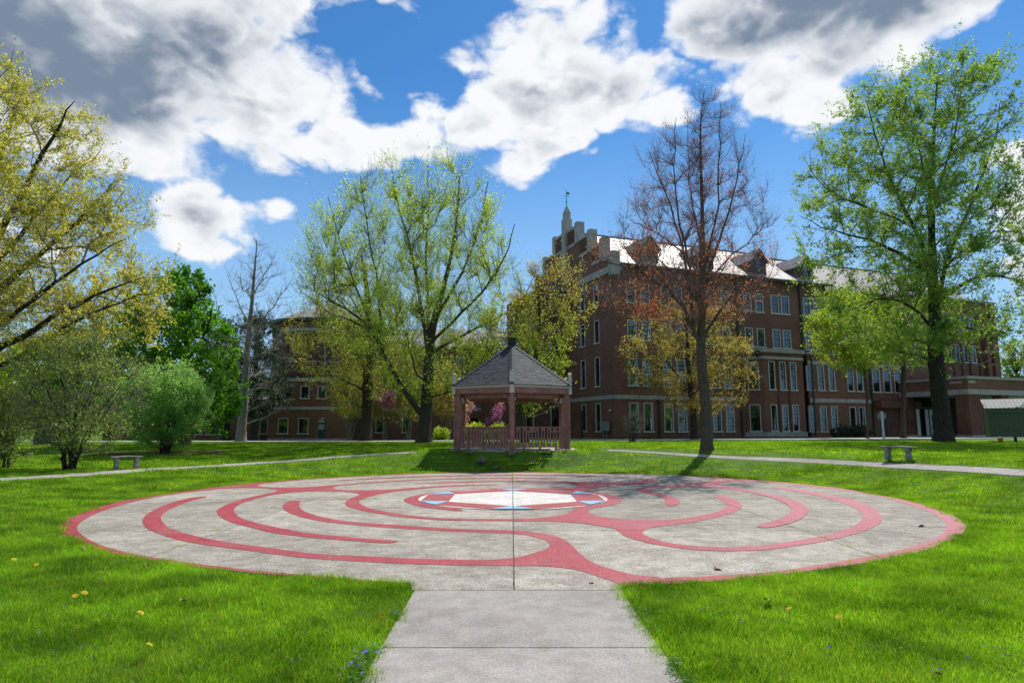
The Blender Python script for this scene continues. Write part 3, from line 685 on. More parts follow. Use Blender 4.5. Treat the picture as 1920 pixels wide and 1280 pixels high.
for k in (5, 0, 1, 4, 3):
    a, b = hexv(GR - .16, k), hexv(GR - .16, k + 1); mid = (a + b) / 2; u = (b - a).normalized(); L = (b - a).length - .30
    tr_ = MB(); tr_.obox(mid, u, L / 2, .055, .915, .955); top = tr_.build('top_rail', M['mauve'], gz)
    MB().obox(mid, u, L / 2, .03, .11, .155).build('bottom_rail', M['mauve'], gz)
    nb = 8; pit = L / nb; az_ = math.atan2(u.y, u.x)
    for q in range(nb):
        if bal is None:
            bb = MB(); bb.box(-.098, -.034, -.012, .012, .158, .912); bb.box(.034, .098, -.012, .012, .158, .912)
            bb.box(-.034, .034, -.012, .012, .158, .27); bb.box(-.034, .034, -.012, .012, .80, .912)
            bal = bb.mesh('baluster_board', M['mauve'])
        o = bpy.data.objects.new('baluster_board', bal); c = mid + u * ((q + .5) * pit - L / 2)
        o.location = c; o.rotation_euler = (0, 0, az_); link(o, gz)
    for q in (.17, .5, .83):
        c = mid + u * (q * L - L / 2); MB().obox(c, u, .035, .03, 0, .11).build('rail_foot', M['mauve'], gz)
M['rock'] = simple('dark_fieldstone', (.13, .125, .12), .9, .2, 6, bump=.3)
# rocks bedded in the bank under the slab
rr = random.Random(11)
for k, (a, r_, s) in enumerate([(-132, 3.35, .17), (-118, 3.5, .2), (-108, 3.75, .27), (-99, 4.0, .16), (-90, 3.5, .2), (-78, 3.8, .15), (-68, 3.4, .19), (-52, 3.35, .15)]):
    bm = bmesh.new(); bmesh.ops.create_icosphere(bm, subdivisions=2, radius=1)
    for v in bm.verts: v.co *= 1 + .28 * math.sin(v.co.x * 3.1 + k) * math.cos(v.co.y * 2.7 + v.co.z * 2 + k * 2)
    me = bpy.data.meshes.new('rock'); bm.to_mesh(me); bm.free(); me.materials.append(M['rock'])
    o = bpy.data.objects.new('rock', me); x, y = GC.x + r_ * math.cos(R(a)), GC.y + r_ * math.sin(R(a))
    o.location = (x, y, float(H(x, y)) + s * .04); o.scale = (s, s * .7, s * .5); o.rotation_euler = (.2, .1, a)
    link(o); tag(o, ('dark fieldstone, leftmost of those in the shaded bank below the gazebo', 'dark fieldstone at the slab edge, second from the left below the gazebo', 'biggest dark fieldstone in the shaded grass bank below the gazebo', 'small fieldstone lowest in the bank, left of the front gazebo post', 'dark fieldstone right at the foot of the front gazebo post', 'small fieldstone low in the bank, right of the front gazebo post', 'dark fieldstone at the slab edge under the right railing', 'small fieldstone, rightmost of those below the gazebo')[k], 'rock', 'fieldstones below the gazebo')

# ================================================================== BENCHES
def bench(x, y, rz, label):
    o = empty('stone_bench', (x, y, float(H(x, y))), rz, label, 'bench', 'concrete benches beside the curved path')
    s = MB(); N_ = 14
    prof = []
    for k in range(N_ + 1):
        xx = -.53 + 1.06 * k / N_; zz = .455 - .012 * math.cos(math.pi * k / N_ * 2); prof.append((xx, zz))
    V = []
    for xx, zz in prof:
        e = .02 if abs(xx) > .5 else 0
        V += [(xx, -.19 + e, zz - .05), (xx, .19 - e, zz - .05), (xx, .20 - e, zz), (xx, -.20 + e, zz)]
    F_ = []
    for k in range(N_):
        b = 4 * k; F_ += [(b + i, b + (i + 1) % 4, b + 4 + (i + 1) % 4, b + 4 + i) for i in range(4)]
    F_ += [(3, 2, 1, 0), tuple(4 * N_ + i for i in range(4))]
    s.add(V, F_).build('seat', M['stone_b'], o, bevel=.012)
    for sd in (-1, 1):
        l = MB(); sil = [(-.17, 0), (-.17, .05), (-.13, .09), (-.155, .16), (-.12, .23), (-.14, .31), (-.175, .35), (-.175, .395)]
        pts = sil + [(-p[0], p[1]) for p in sil[::-1]]
        n = len(pts); V = [(sd * .33 - .065, p[0], p[1]) for p in pts] + [(sd * .33 + .065, p[0], p[1]) for p in pts]
        l.add(V, [tuple(range(n))[::-1], tuple(range(n, 2 * n))] + [(i, (i + 1) % n, n + (i + 1) % n, n + i) for i in range(n)])
        lo = l.build('leg', M['stone_b'], o, bevel=.012)
        sc_ = MB(); sc_.lathe([(.0, -.075), (.055, -.07), (.055, .07), (.0, .075)], n=10)
        me = sc_.mesh('scroll', M['stone_b'], True)
        for q, zz in ((-1, .12), (-1, .32), (1, .12), (1, .32)):
            so = bpy.data.objects.new('scroll', me); so.rotation_euler = (0, R(90), 0); so.location = (sd * .33, q * .125, zz); link(so, lo)
    o.scale = (.86, .86, .90)
    return o
M['stone_b'] = simple('weathered_cast_stone', (.27, .25, .23), .9, .24, 5, bump=.4, bscale=60)
bench(-12.55, 21.0, R(40), 'grey cast stone bench on the left, in front of the round shrub')
bench(11.75, 19.6, R(-50), 'grey cast stone bench on the right lawn near the large tree')

# ================================================================== MAIN BUILDING
def cuts(a, b, vals):
    return sorted(set([a, b] + [v for v in vals if a < v < b]))
def facade(mb, p0, u, u0, u1, z0, z1, holes, n, depth=.14, mat=0, outline=None):
    """wall face with real openings and reveals. p0 origin, u direction along the wall, n outward normal (2D tuples)"""
    P = lambda s, z, d=0.0: (p0[0] + u[0] * s - n[0] * d, p0[1] + u[1] * s - n[1] * d, z)
    us = cuts(u0, u1, [h[0] for h in holes] + [h[1] for h in holes]); zs = cuts(z0, z1, [h[2] for h in holes] + [h[3] for h in holes])
    for i in range(len(us) - 1):
        for j in range(len(zs) - 1):
            cu, cz = (us[i] + us[i + 1]) / 2, (zs[j] + zs[j + 1]) / 2
            if any(h[0] < cu < h[1] and h[2] < cz < h[3] for h in holes): continue
            mb.add([P(us[i], zs[j]), P(us[i + 1], zs[j]), P(us[i + 1], zs[j + 1]), P(us[i], zs[j + 1])], [(0, 1, 2, 3)], mat)
    for a, b, c, d in holes:
        q = [P(a, c), P(b, c), P(b, d), P(a, d)]; r = [P(a, c, depth), P(b, c, depth), P(b, d, depth), P(a, d, depth)]
        for k in range(4): mb.add([q[k], q[(k + 1) % 4], r[(k + 1) % 4], r[k]], [(0, 1, 2, 3)], mat)
WM = {}
def window(root, p, ang, w_, h_, cols=3, rows=5, shade=.5, blind='blind', trim=True, style='a'):
    """sash window as a part: white surround > sash bars, two panes, blind, sill. local x along the wall, -y outward"""
    key = (round(w_, 2), round(h_, 2), cols, rows, shade, blind, trim)
    if key not in WM:
        tf = MB(); tw = .07
        tf.box(-tw * .2, tw * .8, -.035, .10, 0, h_); tf.box(w_ - tw * .8, w_ + tw * .2, -.035, .10, 0, h_); tf.box(tw * .8, w_ - tw * .8, -.034, .10, h_ - tw * .8, h_ + .01)
        sh = MB(); a, b = tw * .8, w_ - tw * .8; top = h_ - tw * .8; mid = top * .5; fw = .045
        for (z0, z1, y) in ((mid - .02, top, .03), (0.0, mid + .02, .055)):
            sh.box(a, a + fw, y, y + .03, z0, z1); sh.box(b - fw, b, y, y + .03, z0, z1); sh.box(a + fw, b - fw, y, y + .03, z0, z0 + fw); sh.box(a + fw, b - fw, y, y + .03, z1 - fw, z1)
            for c in range(1, cols):
                x = a + fw + (b - a - 2 * fw) * c / cols; sh.box(x - .012, x + .012, y + .004, y + .024, z0 + fw, z1 - fw)
            nr = max(1, rows // 2)
            for r_ in range(1, nr):
                z = z0 + (z1 - z0) * r_ / nr; sh.box(a + fw, b - fw, y + .005, y + .023, z - .012, z + .012)
        g1 = MB().box(a + .02, b - .02, .040, .046, mid, top - .02); g2 = MB().box(a + .02, b - .02, .066, .072, .02, mid)
        si = MB().box(-.10, w_ + .10, -.09, .08, -.11, -.003)
        bl = MB()
        if shade > 0: bl.box(a + .03, b - .03, .115, .122, top * (1 - shade), top)
        bk = MB().box(a - .04, b + .04, .30, .31, -.05, h_)
        WM[key] = (tf.mesh('window', M['trim' if trim else 'sash']), sh.mesh('sash', M['sash']), g1.mesh('pane', M['glass']), g2.mesh('pane_lower', M['glass']), si.mesh('sill', M['trim']), bl.mesh('blind', M[blind]) if shade > 0 else None, bk.mesh('room', M['dark']))
    ms = WM[key]
    o = bpy.data.objects.new('window', ms[0]); o.location = p; o.rotation_euler = (0, 0, ang); link(o, root)
    for nme, me in zip(('sash', 'pane', 'pane', 'sill', 'blind', 'dark_room'), ms[1:]):
        if me is not None: link(bpy.data.objects.new(nme, me), o)
    return o
BA = R(20.8)
mbld = empty('brick_school_building', (8.3, 52.0, 0), BA, 'four storey red brick building with stepped gable and slate roof on the right', 'building')
rw = random.Random(21)
ZG = .55
SH = (.5, .5, .5, .35, .62, .5, .8)
def front_windows(specs, d, mb_holes, z0, z1, rows=5, cols=3):
    for s in specs:
        s0, w_ = s if isinstance(s, tuple) else (s, .87)
        mb_holes.append((s0, s0 + w_, z0, z1))
        window(mbld, (s0, d, z0), 0, w_, z1 - z0, cols, rows, rw.choice(SH), rw.choice(('blind', 'blind', 'curtain')))
# --- front wall, d = 0
holes = []
G1 = [1.45, 2.82, 4.82, 6.2, 9.8, 11.17]
front_windows(G1, 0, holes, 1.38, 3.70, 6)
front_windows(G1, 0, holes, 5.16, 7.44, 6)
front_windows(G1, 0, holes, 9.02, 10.62, 4)
front_windows([1.45, 2.82, (4.85, .8), (6.2, .8), 9.8, 11.17], 0, holes, 12.15, 13.88, 4)
up = [(13.68, .87), (15.05, .87), (16.85, .9), (18.05, .95), (20.75, .87), (22.0, .87)]
front_windows(up, 0, holes, 9.0, 10.67, 4); front_windows(up, 0, holes, 12.22, 13.92, 4)
fw = MB(); facade(fw, (0, 0), (1, 0), 0, 23.6, ZG, 15.2, holes, (0, -1)); fw.add([(23.6, 0, ZG), (23.6, 3, ZG), (23.6, 3, 15.2), (23.6, 0, 15.2)], [(0, 1, 2, 3)])
fw.build('front_wall', M['brick'], mbld)
# corbelled courses under the eave
for z, o_ in ((14.75, .04), (14.95, .08)): MB().box(.0, 23.6, -o_, -.001, z, z + .2).build('corbel_course', M['brick'], mbld)
# stone bands
MB().box(-.05, 13.0, -.05, -.002, 4.0, 4.34).build('stone_band', M['stone'], mbld)
MB().box(-.05, -.002, -.05, 8.2, 4.0, 4.34).build('stone_band', M['stone'], mbld)
MB().box(-.04, 13.0, -.05, -.002, ZG, .98).build('stone_plinth', M['brick_dark'], mbld)
# --- left (gable) face, s = 0
lh = []
for d0 in (2.2, 4.85):
    for z0, z1, rws in ((1.38, 3.72, 6), (5.2, 7.68, 6), (8.95, 10.9, 4), (12.22, 14.12, 4)):
        lh.append((8.3 - d0 - .87, 8.3 - d0, z0, z1))
        window(mbld, (0, d0 + .87, z0), R(-90), .87, z1 - z0, 3, rws, rw.choice((.0, .5, .35)), 'curtain')
lf = MB()
facade(lf, (0, 8.3), (0, -1), 0, 8.3, ZG, 15.2, lh, (-1, 0))
# stepped gable above the eave: (d0, d1, z bottom, z top)
steps = [(-.3, 1.0, 15.2, 15.7), (1.0, 3.3, 15.2, 17.3), (3.3, 5.8, 15.2, 18.75), (5.8, 10.9, 15.2, 20.25), (10.9, 13.4, 15.2, 18.75), (13.4, 15.7, 15.2, 17.3), (15.7, 17, 15.2, 15.7)]
for a, b, z0, z1 in steps: lf.box(-.15, .35, a, b, z0, z1)
lf.box(-.001, .3, 8.3, 16.6, ZG, 15.2)
lf.build('gable_wall', M['brick'], mbld)
for a, b, z0, z1 in steps: MB().box(-.24, .44, a + .01, b - .01, z1 + .001, z1 + .26).build('gable_coping', M['stone'], mbld)
for d_, zt in ((-.4, 16.35), (1.15, 17.95), (3.4, 19.35), (5.85, 20.8), (10.9, 20.8), (13.4, 19.35), (15.6, 17.95)):
    MB().box(-.28, .48, d_ - .32, d_ + .32, zt - 2.1, zt - .06).build('gable_pier', M['stone'], mbld, bevel=.03)
# slit panels between the piers
for a, b, z0, z1 in ((1.55, 3.0, 16.1, 17.25), (3.8, 5.45, 17.45, 18.7), (6.25, 7.8, 18.9, 20.2), (8.95, 10.5, 18.9, 20.2)):
    pn = MB(); n_ = 5
    for q in range(n_): pn.box(-.20, -.152, a + (b - a) * (q + .25) / n_, a + (b - a) * (q + .6) / n_, z0 + .1, z1 - .1)
    pn.build('gable_fin', M['brick_dark'], mbld)
    MB().box(-.22, -.153, a, b, z0 - .28, z0).build('gable_string', M['stone'], mbld)
sp = MB(); sp.box(-.40, .40, 7.95, 8.75, 15.3, 21.8); sp.box(-.30, .30, 8.05, 8.65, 21.8, 22.4)
sp.build('gable_spire', M['stone'], mbld, bevel=.05)
MB().add([(-.30, 8.05, 22.401), (.30, 8.05, 22.401), (.30, 8.65, 22.401), (-.30, 8.65, 22.401), (0, 8.35, 23.3)], [(3, 2, 1, 0), (0, 1, 4), (1, 2, 4), (2, 3, 4), (3, 0, 4)]).build('spire_tip', M['stone'], mbld)
vn = MB(); vn.tube([(0, 8.35, 23.2), (0, 8.35, 24.9)], .035, .02, 6); vn.lathe([(.0, -.09), (.09, -.04), (.09, .04), (0, .09)], (0, 8.35, 23.6), 8); vn.lathe([(.0, -.07), (.07, 0), (0, .07)], (0, 8.35, 23.95), 8)
vn.box(-.28, .28, 8.34, 8.36, 24.15, 24.19); vn.box(-.02, .34, 8.345, 8.355, 24.36, 24.6)
vn.build('weather_vane', M['copper'], mbld)
# stone cornice on the gable face
MB().box(-.20, -.001, -.28, 5.9, 14.55, 15.15).build('cornice', M['stone'], mbld, bevel=.03)
MB().box(-.30, .9, -.42, -.01, 14.72, 15.25).build('cornice_return', M['stone'], mbld, bevel=.03)
# --- roof
def roofprism(name, s0, s1, d0, zr, ze, dr, mat=M['slate']):
    MB().add([(s0, d0, ze), (s1, d0, ze), (s1, dr, zr), (s0, dr, zr), (s0, 2 * dr - d0, ze), (s1, 2 * dr - d0, ze), (s0, d0, ze - .12), (s1, d0, ze - .12), (s0, 2 * dr - d0, ze - .12), (s1, 2 * dr - d0, ze - .12)],
             [(0, 1, 2, 3), (3, 2, 5, 4), (6, 7, 1, 0), (6, 0, 3, 4, 8), (7, 9, 5, 2, 1), (6, 8, 9, 7), (4, 5, 9, 8)]).build(name, mat, mbld)
    MB().box(s0, s1, dr - .08, dr + .08, zr - .02, zr + .1).build('ridge', M['gutter'], mbld)
roofprism('roof', .45, 23.9, -.42, 20.5, 15.32, 8.3)
MB().box(.46, 24.0, -.62, -.43, 15.14, 15.38).build('gutter', M['gutter'], mbld, bevel=.03)
# dormers
for i, s0 in enumerate((3.55, 9.5, 15.6, 21.4)):
    green = i == 0; wm = M['copper'] if green else M['bronze']; W_ = 1.75; zb, zs_, zp = 16.05, 17.35, 18.4; d0 = .85; c = s0 + W_ / 2
    dz = lambda z: (z - 15.32) / (20.5 - 15.32) * 8.72 - .42
    body = MB()
    hx0, hx1, hz0, hz1 = c - .36, c + .36, 16.4, 17.75
    facade(body, (s0, d0), (1, 0), 0, W_, zb, zs_, [(hx0 - s0, hx1 - s0, hz0, zs_)], (0, -1))
    fz = lambda s: zp - (zp - zs_) * abs(s - c) / (W_ / 2)
    body.add([(s0, d0, zs_), (hx0, d0, zs_), (hx0, d0, fz(hx0))], [(0, 1, 2)]); body.add([(hx1, d0, zs_), (s0 + W_, d0, zs_), (hx1, d0, fz(hx1))], [(0, 1, 2)])
    body.add([(hx0, d0, hz1), (hx1, d0, hz1), (hx1, d0, fz(hx1)), (c, d0, zp), (hx0, d0, fz(hx0))], [(0, 1, 2, 3, 4)])
    for sx in (s0, s0 + W_): body.add([(sx, d0, zb), (sx, d0, zs_), (sx, dz(zs_), zs_)], [(0, 1, 2)])
    for sx in [s0 + .12 + q * .25 for q in range(7)]:
        if not (hx0 - .05 < sx < hx1 + .02): body.box(sx, sx + .04, d0 - .03, d0 - .001, zb, min(fz(sx), fz(sx + .04)) - .05)
    dm = body.build('dormer', wm, mbld)
    rf = MB()
    e = .16
    zl = zs_ - e * (zp - zs_) / (W_ / 2)
    for sg in (-1, 1):
        xa = c + sg * (W_ / 2 + e)
        rf.add([(xa, d0 - .25, zl), (c, d0 - .25, zp), (c, dz(zp) + .1, zp), (xa, dz(zl) + .05, zl), (xa, d0 - .25, zl + .12), (c, d0 - .25, zp + .14), (c, dz(zp) + .1, zp + .14), (xa, dz(zl) + .05, zl + .12)], [(0, 1, 2, 3), (4, 5, 6, 7), (0, 1, 5, 4), (0, 3, 7, 4)])
    rf.build('dormer_roof', M['copper'] if green else M['slate'], dm)
    wf = MB().box(hx0, hx0 + .06, d0 + .03, d0 + .09, hz0, hz1).box(hx1 - .06, hx1, d0 + .03, d0 + .09, hz0, hz1).box(hx0 + .06, hx1 - .06, d0 + .03, d0 + .09, hz0, hz0 + .06).box(hx0 + .06, hx1 - .06, d0 + .03, d0 + .09, hz1 - .06, hz1).box(hx0 + .06, hx1 - .06, d0 + .04, d0 + .08, 17.05, 17.1).box(c - .02, c + .02, d0 + .04, d0 + .08, hz0 + .06, 17.05)
    wf.build('dormer_window', M['sash'], dm); MB().box(hx0 + .03, hx1 - .03, d0 + .06, d0 + .065, hz0, hz1).build('dormer_pane', M['glass'], dm); MB().box(hx0, hx1, d0 + .2, d0 + .21, hz0, hz1).build('dormer_room', M['dark'], dm)
# --- canted bay, two storeys
B0, B1, B2, B3, BD = 13.25, 14.5, 19.0, 20.2, -1.2
bay = MB(); bh = []
for s0 in (15.05, 16.3, 17.5):
    for z0, z1 in ((1.4, 3.7), (5.05, 7.53)):
        bh.append((s0, s0 + .68, z0, z1)); window(mbld, (s0, BD, z0), 0, .68, z1 - z0, 2, 6, rw.choice((.5, .35)), 'blind')
facade(bay, (0, BD), (1, 0), B1, B2, ZG, 8.0, bh, (0, -1))
L_ = math.hypot(B1 - B0, BD); uu = ((B1 - B0) / L_, BD / L_); nn = (uu[1], -uu[0]); al = math.atan2(uu[1], uu[0])
fh = [(.4, 1.3, 1.4, 3.7), (.4, 1.3, 5.05, 7.5)]
facade(bay, (B0, 0), uu, 0, L_, ZG, 8.0, fh, (nn[0], nn[1]))
for a, b, z0, z1 in fh: window(mbld, (B0 + uu[0] * a, uu[1] * a, z0), al, .9, z1 - z0, 4, 6, .5, 'blind')
facade(bay, (B2, BD), ((B3 - B2) / L_, -BD / L_), 0, math.hypot(B3 - B2, BD), ZG, 8.0, [], (1, -1))
bay.build('bay_wall', M['brick'], mbld)
plan = lambda e: [(B0 - e, 0), (B1 - e * .5, BD - e), (B2 + e * .5, BD - e), (B3 + e, 0)]
MB().prism(plan(.10), 7.72, 7.98).build('bay_band', M['stone'], mbld)
MB().prism(plan(.02), 8.0, 8.32).build('bay_parapet', M['brick'], mbld)
MB().prism(plan(.22), 8.325, 8.66).build('bay_cornice', M['stone'], mbld)
MB().prism(plan(.08), .9, 1.28).build('bay_sill_course', M['stone'], mbld)
for s_ in (16.02, 17.24): MB().box(s_ - .06, s_ + .06, BD - .08, BD - .001, 1.3, 7.7).build('bay_pilaster', M['brick_dark'], mbld)
# lantern over the canted side
lt = MB().box(13.85, 14.1, -1.28, -1.03, 8.05, 8.45).box(13.9, 14.05, -1.2, -1.1, 7.85, 8.05); lt.build('lantern', M['black'], mbld)
# --- two storey block, d = -0.5
D2 = -.5; h2 = []
for s0 in (20.12, 21.45, 22.8): 
    for z0, z1 in ((1.36, 3.65), (5.16, 7.38)): h2.append((s0, s0 + .78, z0, z1)); window(mbld, (s0, D2, z0), 0, .78, z1 - z0, 3, 6, rw.choice(SH), rw.choice(('blind', 'curtain')))
for s0 in (25.12, 26.33):
    for z0, z1 in ((1.36, 3.62), (5.16, 7.42)): h2.append((s0, s0 + .78, z0, z1)); window(mbld, (s0, D2, z0), 0, .78, z1 - z0, 3, 6, rw.choice(SH), 'curtain')
for s0 in (28.39, 29.85, 31.35): h2.append((s0, s0 + 1.0, 5.14, 7.40)); window(mbld, (s0, D2, 5.14), 0, 1.0, 2.26, 4, 6, rw.choice(SH), rw.choice(('blind', 'curtain')))
b2 = MB(); facade(b2, (0, D2), (1, 0), 20.21, 33.6, ZG, 8.0, [h for h in h2 if h[0] > 20.3] + [(20.22, 20.9, a, b) for a, b in ((1.36, 3.65), (5.16, 7.38))], (0, -1)); b2.box(20.21, 33.6, D2 + .35, -.005, 8.0, 8.4)
b2.box(33.3, 33.6, D2 + .02, .5, ZG, 8.0)
b2.box(28.2, 33.2, D2 + .15, D2 + .3, .6, 4.2)
b2.build('low_block_wall', M['brick'], mbld)
MB().box(20.3, 33.7, D2 - .06, D2 - .002, 7.5, 7.86).build('stone_band', M['stone'], mbld)
MB().box(20.3, 33.7, D2 - .04, D2 + .34, 8.001, 8.45).build('parapet', M['brick'], mbld)
MB().box(20.2, 33.8, D2 - .14, D2 + .44, 8.452, 8.66).build('parapet_coping', M['stone'], mbld)
MB().box(20.3, 28.2, D2 - .06, D2 - .002, 4.0, 4.36).build('stone_band', M['stone'], mbld)
MB().box(28.25, 33.6, D2 - .9, D2 - .01, 3.55, 4.25).build('entrance_canopy', M['brick_dark'], mbld)
en = MB().box(29.0, 29.9, D2 - .02, D2 + .1, .9, 3.2); en.build('side_door', M['door'], mbld)
# --- set-back upper wall and far block
MB().box(23.61, 34.0, 1.2, 1.6, 8.0, 15.2).build('setback_wall', M['brick'], mbld)
for s0 in (25.3, 26.7, 30.4, 31.8):
    for z0, z1 in ((9.0, 10.67), (12.22, 13.92)): window(mbld, (s0, 1.15, z0), 0, .87, z1 - z0, 3, 4, .5, 'blind')
roofprism('far_roof', 23.92, 48.0, .9, 20.2, 15.3, 8.3)
fb = MB(); fh = []
for s0 in (34.85, 36.0): fh.append((s0, s0 + .9, 8.55, 10.2)); window(mbld, (s0, 0, 8.55), 0, .9, 1.65, 3, 4, .5, 'blind')
for s0 in (39.85, 41.05, 42.35, 43.6): fh.append((s0, s0 + .85, 8.57, 10.4)); window(mbld, (s0, 0, 8.57), 0, .85, 1.83, 2, 4, .5, 'blind')
for s0 in (34.85, 36.0, 39.85, 41.05, 42.35, 43.6): fh.append((s0, s0 + .85, 12.0, 13.6)); window(mbld, (s0, 0, 12.0), 0, .85, 1.6, 2, 4, .35, 'blind')
facade(fb, (0, 0), (1, 0), 33.6, 48.3, ZG, 15.2, fh, (0, -1)); fb.box(48.0, 48.3, .001, 16, ZG, 15.2)
fb.build('far_block_wall', M['brick'], mbld)
for s_ in (34.2, 37.35, 39.4, 40.85, 42.1, 43.35, 44.9): MB().box(s_ - .13, s_ + .13, -.16, -.001, 6.4, 14.2).build('brick_pier', M['brick_dark'], mbld)
for s_ in (45.9, 47.0): MB().box(s_ - .3, s_ + .3, -.45, -.001, ZG, 14.0).build('buttress', M['brick'], mbld)
MB().box(33.6, 48.5, -.2, .6, 15.201, 15.4).build('parapet_coping', M['stone'], mbld)
# --- downpipes
for s_, d_, zt in ((4.3, -.12, 4.0), (12.85, -.12, 15.1), (20.35, -.95, 8.3), (28.05, D2 - .12, 8.2), (33.8, -.2, 14), (20.3, -.12, 15.1)):
    dp = MB().box(s_ - .07, s_ + .07, d_ - .06, d_ + .05, ZG + .1, zt).box(s_ - .13, s_ + .13, d_ - .10, d_ + .08, zt - .3, zt)
    dp.build('downpipe', M['teal'], mbld)
# --- portico
PS, PD, PE_ = 31.7, -7.3, 46.5
pt = MB(); pt.box(PS, PE_, PD, PD + .6, 5.08, 6.0); pt.box(PS, PS + .6, PD + .6, -.62, 5.08, 6.0); pt.build('portico_parapet', M['brick'], mbld)
MB().box(PS - .06, PE_, PD - .06, PD + .66, 4.62, 5.075).box(PS - .06, PS + .66, PD + .665, -.62, 4.62, 5.075).build('portico_band', M['stone'], mbld)
MB().box(PS - .12, PE_, PD - .12, PD + .7, 6.002, 6.24).box(PS - .12, PS + .7, PD + .705, -.62, 6.002, 6.24).build('portico_coping', M['stone'], mbld)
MB().box(PS + .61, PE_, PD + .61, -.02, 5.1, 5.35).build('portico_roof', M['gutter'], mbld)
MB().box(PS + .67, PE_, PD + .67, -.02, 4.66, 5.06).build('portico_soffit', M['blind'], mbld)
for s0, d0, wx, wy in ((PS + .05, PD + .05, 1.6, 1.2), (PS + .05, -1.35, .9, 1.3), (36.2, PD + .05, .9, .9), (41.5, PD + .05, 1.2, 1.0), (45.3, PD + .05, 1.2, 1.0), (36.4, -3.5, .8, .8)):
    pr = MB().box(s0, s0 + wx, d0, d0 + wy, .75, 4.615)
    for q in range(5): pr.box(s0 + wx * (.12 + .18 * q), s0 + wx * (.2 + .18 * q), d0 - .05, d0 - .001, 1.1, 4.6)
    for q in range(4): pr.box(s0 - .05, s0 - .001, d0 + wy * (.15 + .2 * q), d0 + wy * (.24 + .2 * q), 1.1, 4.6)
    pr.build('portico_pier', M['brick'], mbld)
    MB().box(s0 - .09, s0 + wx + .09, d0 - .09, d0 + wy + .09, .72, 1.02).build('pier_base', M['stone'], mbld)
MB().box(PS + 1.66, 36.1, PD + .7, PD + .95, 5.56, 5.8).build('portico_plaque', M['stone'], mbld)
MB().box(PS + .1, PS + .98, PD - .03, PD - .001, 5.62, 5.84).box(PS - .03, PS - .001, PD + .5, PD + 1.6, 5.62, 5.84).build('stone_tablet', M['stone'], mbld)
# glazed entrance lobby under the portico
lob = MB(); LX = 33.05
for k in range(9): lob.box(LX + k * .62, LX + .12 + k * .62, -1.12, -1.0, .85, 3.5)
lob.box(LX, LX + 5.1, -1.13, -.99, 3.5, 3.75)
lobby = lob.build('entrance_lobby', M['black'], mbld)
for k in range(8):
    if k in (0, 2, 3, 5): MB().box(LX + .13 + k * .62, LX + .61 + k * .62, -1.09, -1.03, .9, 3.48).build('white_panel', M['white'], lobby)
    else: MB().box(LX + .13 + k * .62, LX + .61 + k * .62, -1.08, -1.06, .9, 3.48).build('lobby_pane', M['glass'], lobby)
MB().box(32.7, 44, -.6, -.03, ZG, 4.6).build('lobby_back_wall', M['dark'], mbld)
MB().box(PS - .6, PE_, PD - .7, -.1, .6, .86).build('portico_floor', M['kerb'], mbld)
# --- rear wing going left, d = 8.3
wh = []
for s0, zz in [(s_, z_) for s_ in (-1.9, -4.6) for z_ in ((1.38, 3.7), (5.2, 7.6), (8.95, 10.9), (12.2, 13.9)) if s_ > -3 or z_[0] < 6]:
    wh.append((s0, s0 + 1.0, zz[0], zz[1])); window(mbld, (s0, 8.3, zz[0]), 0, 1.0, zz[1] - zz[0], 3, 4, rw.choice((0, .5)), 'curtain')
rwg = MB(); facade(rwg, (0, 8.3), (1, 0), -6.0, -3.2, ZG, 8.6, [h for h in wh if h[0] < -3.2], (0, -1)); facade(rwg, (0, 8.3), (1, 0), -3.2, -.01, ZG, 14.6, [h for h in wh if h[0] > -3.2], (0, -1)); rwg.box(-3.2, -2.9, 8.305, 16.5, ZG, 14.6); rwg.box(-6.0, -5.7, 8.305, 16.5, ZG, 8.6)
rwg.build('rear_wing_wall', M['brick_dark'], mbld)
MB().box(-6.2, -3.21, 8.05, 8.9, 8.602, 8.85).build('parapet_coping', M['stone'], mbld)
MB().box(-3.4, -.02, 8.05, 8.9, 14.602, 14.85).build('parapet_coping', M['stone'], mbld)
MB().box(-6.02, -.02, 8.24, 8.298, 4.0, 4.34).build('stone_band', M['stone'], mbld)
roofprism('rear_wing_roof', -6.1, -3.22, 8.6, 10.4, 8.7, 12.4)
MB().box(-1.98, -.2, 7.2, 8.24, 13.95, 14.15).build('window_hood', M['stone'], mbld)

# meter boxes, wall lamp and vent pole on the gable face
eb = empty('electric_meter_box', (8.3 + math.cos(BA) * -.02 - math.sin(BA) * .95, 52 - math.sin(BA) * .02 + math.cos(BA) * .95, 1.2), BA, 'pale grey double meter cabinet on the brick wall near the gazebo', 'meter box')
for k, d_ in enumerate((-.45, .15)):
    c_ = MB().box(-.42, -.10, d_, d_ + .55, .22, .95).build('cabinet', M['metal'], eb, bevel=.02)
MB().box(-.30, -.22, -.2, -.14, -.4, .22).box(-.30, -.22, .3, .36, -.4, .22).build('conduit', M['metal'], eb)
wlp = empty('wall_lamp', (8.3 - .14, 52.3, 3.05), BA, 'small white globe lamp on the brick corner above the meter cabinets', 'lamp')
MB().lathe([(.0, -.1), (.08, -.06), (.10, 0), (.08, .06), (0, .1)], (-.15, 0, 0)).build('globe', M['white'], wlp, True)
MB().box(-.1, -.01, -.03, .03, -.03, .03).build('bracket', M['black'], wlp)
po = empty('dark_pole', (6.0, 55.0, .8), 0, 'thin black post in front of the brick wall right of the gazebo', 'post')
MB().box(-.14, .14, -.1, .1, 0, .12).box(-.09, .09, -.09, .09, .12, 2.2).box(-.12, .2, -.12, .12, 2.2, 2.32).build('shaft', M['black'], po)

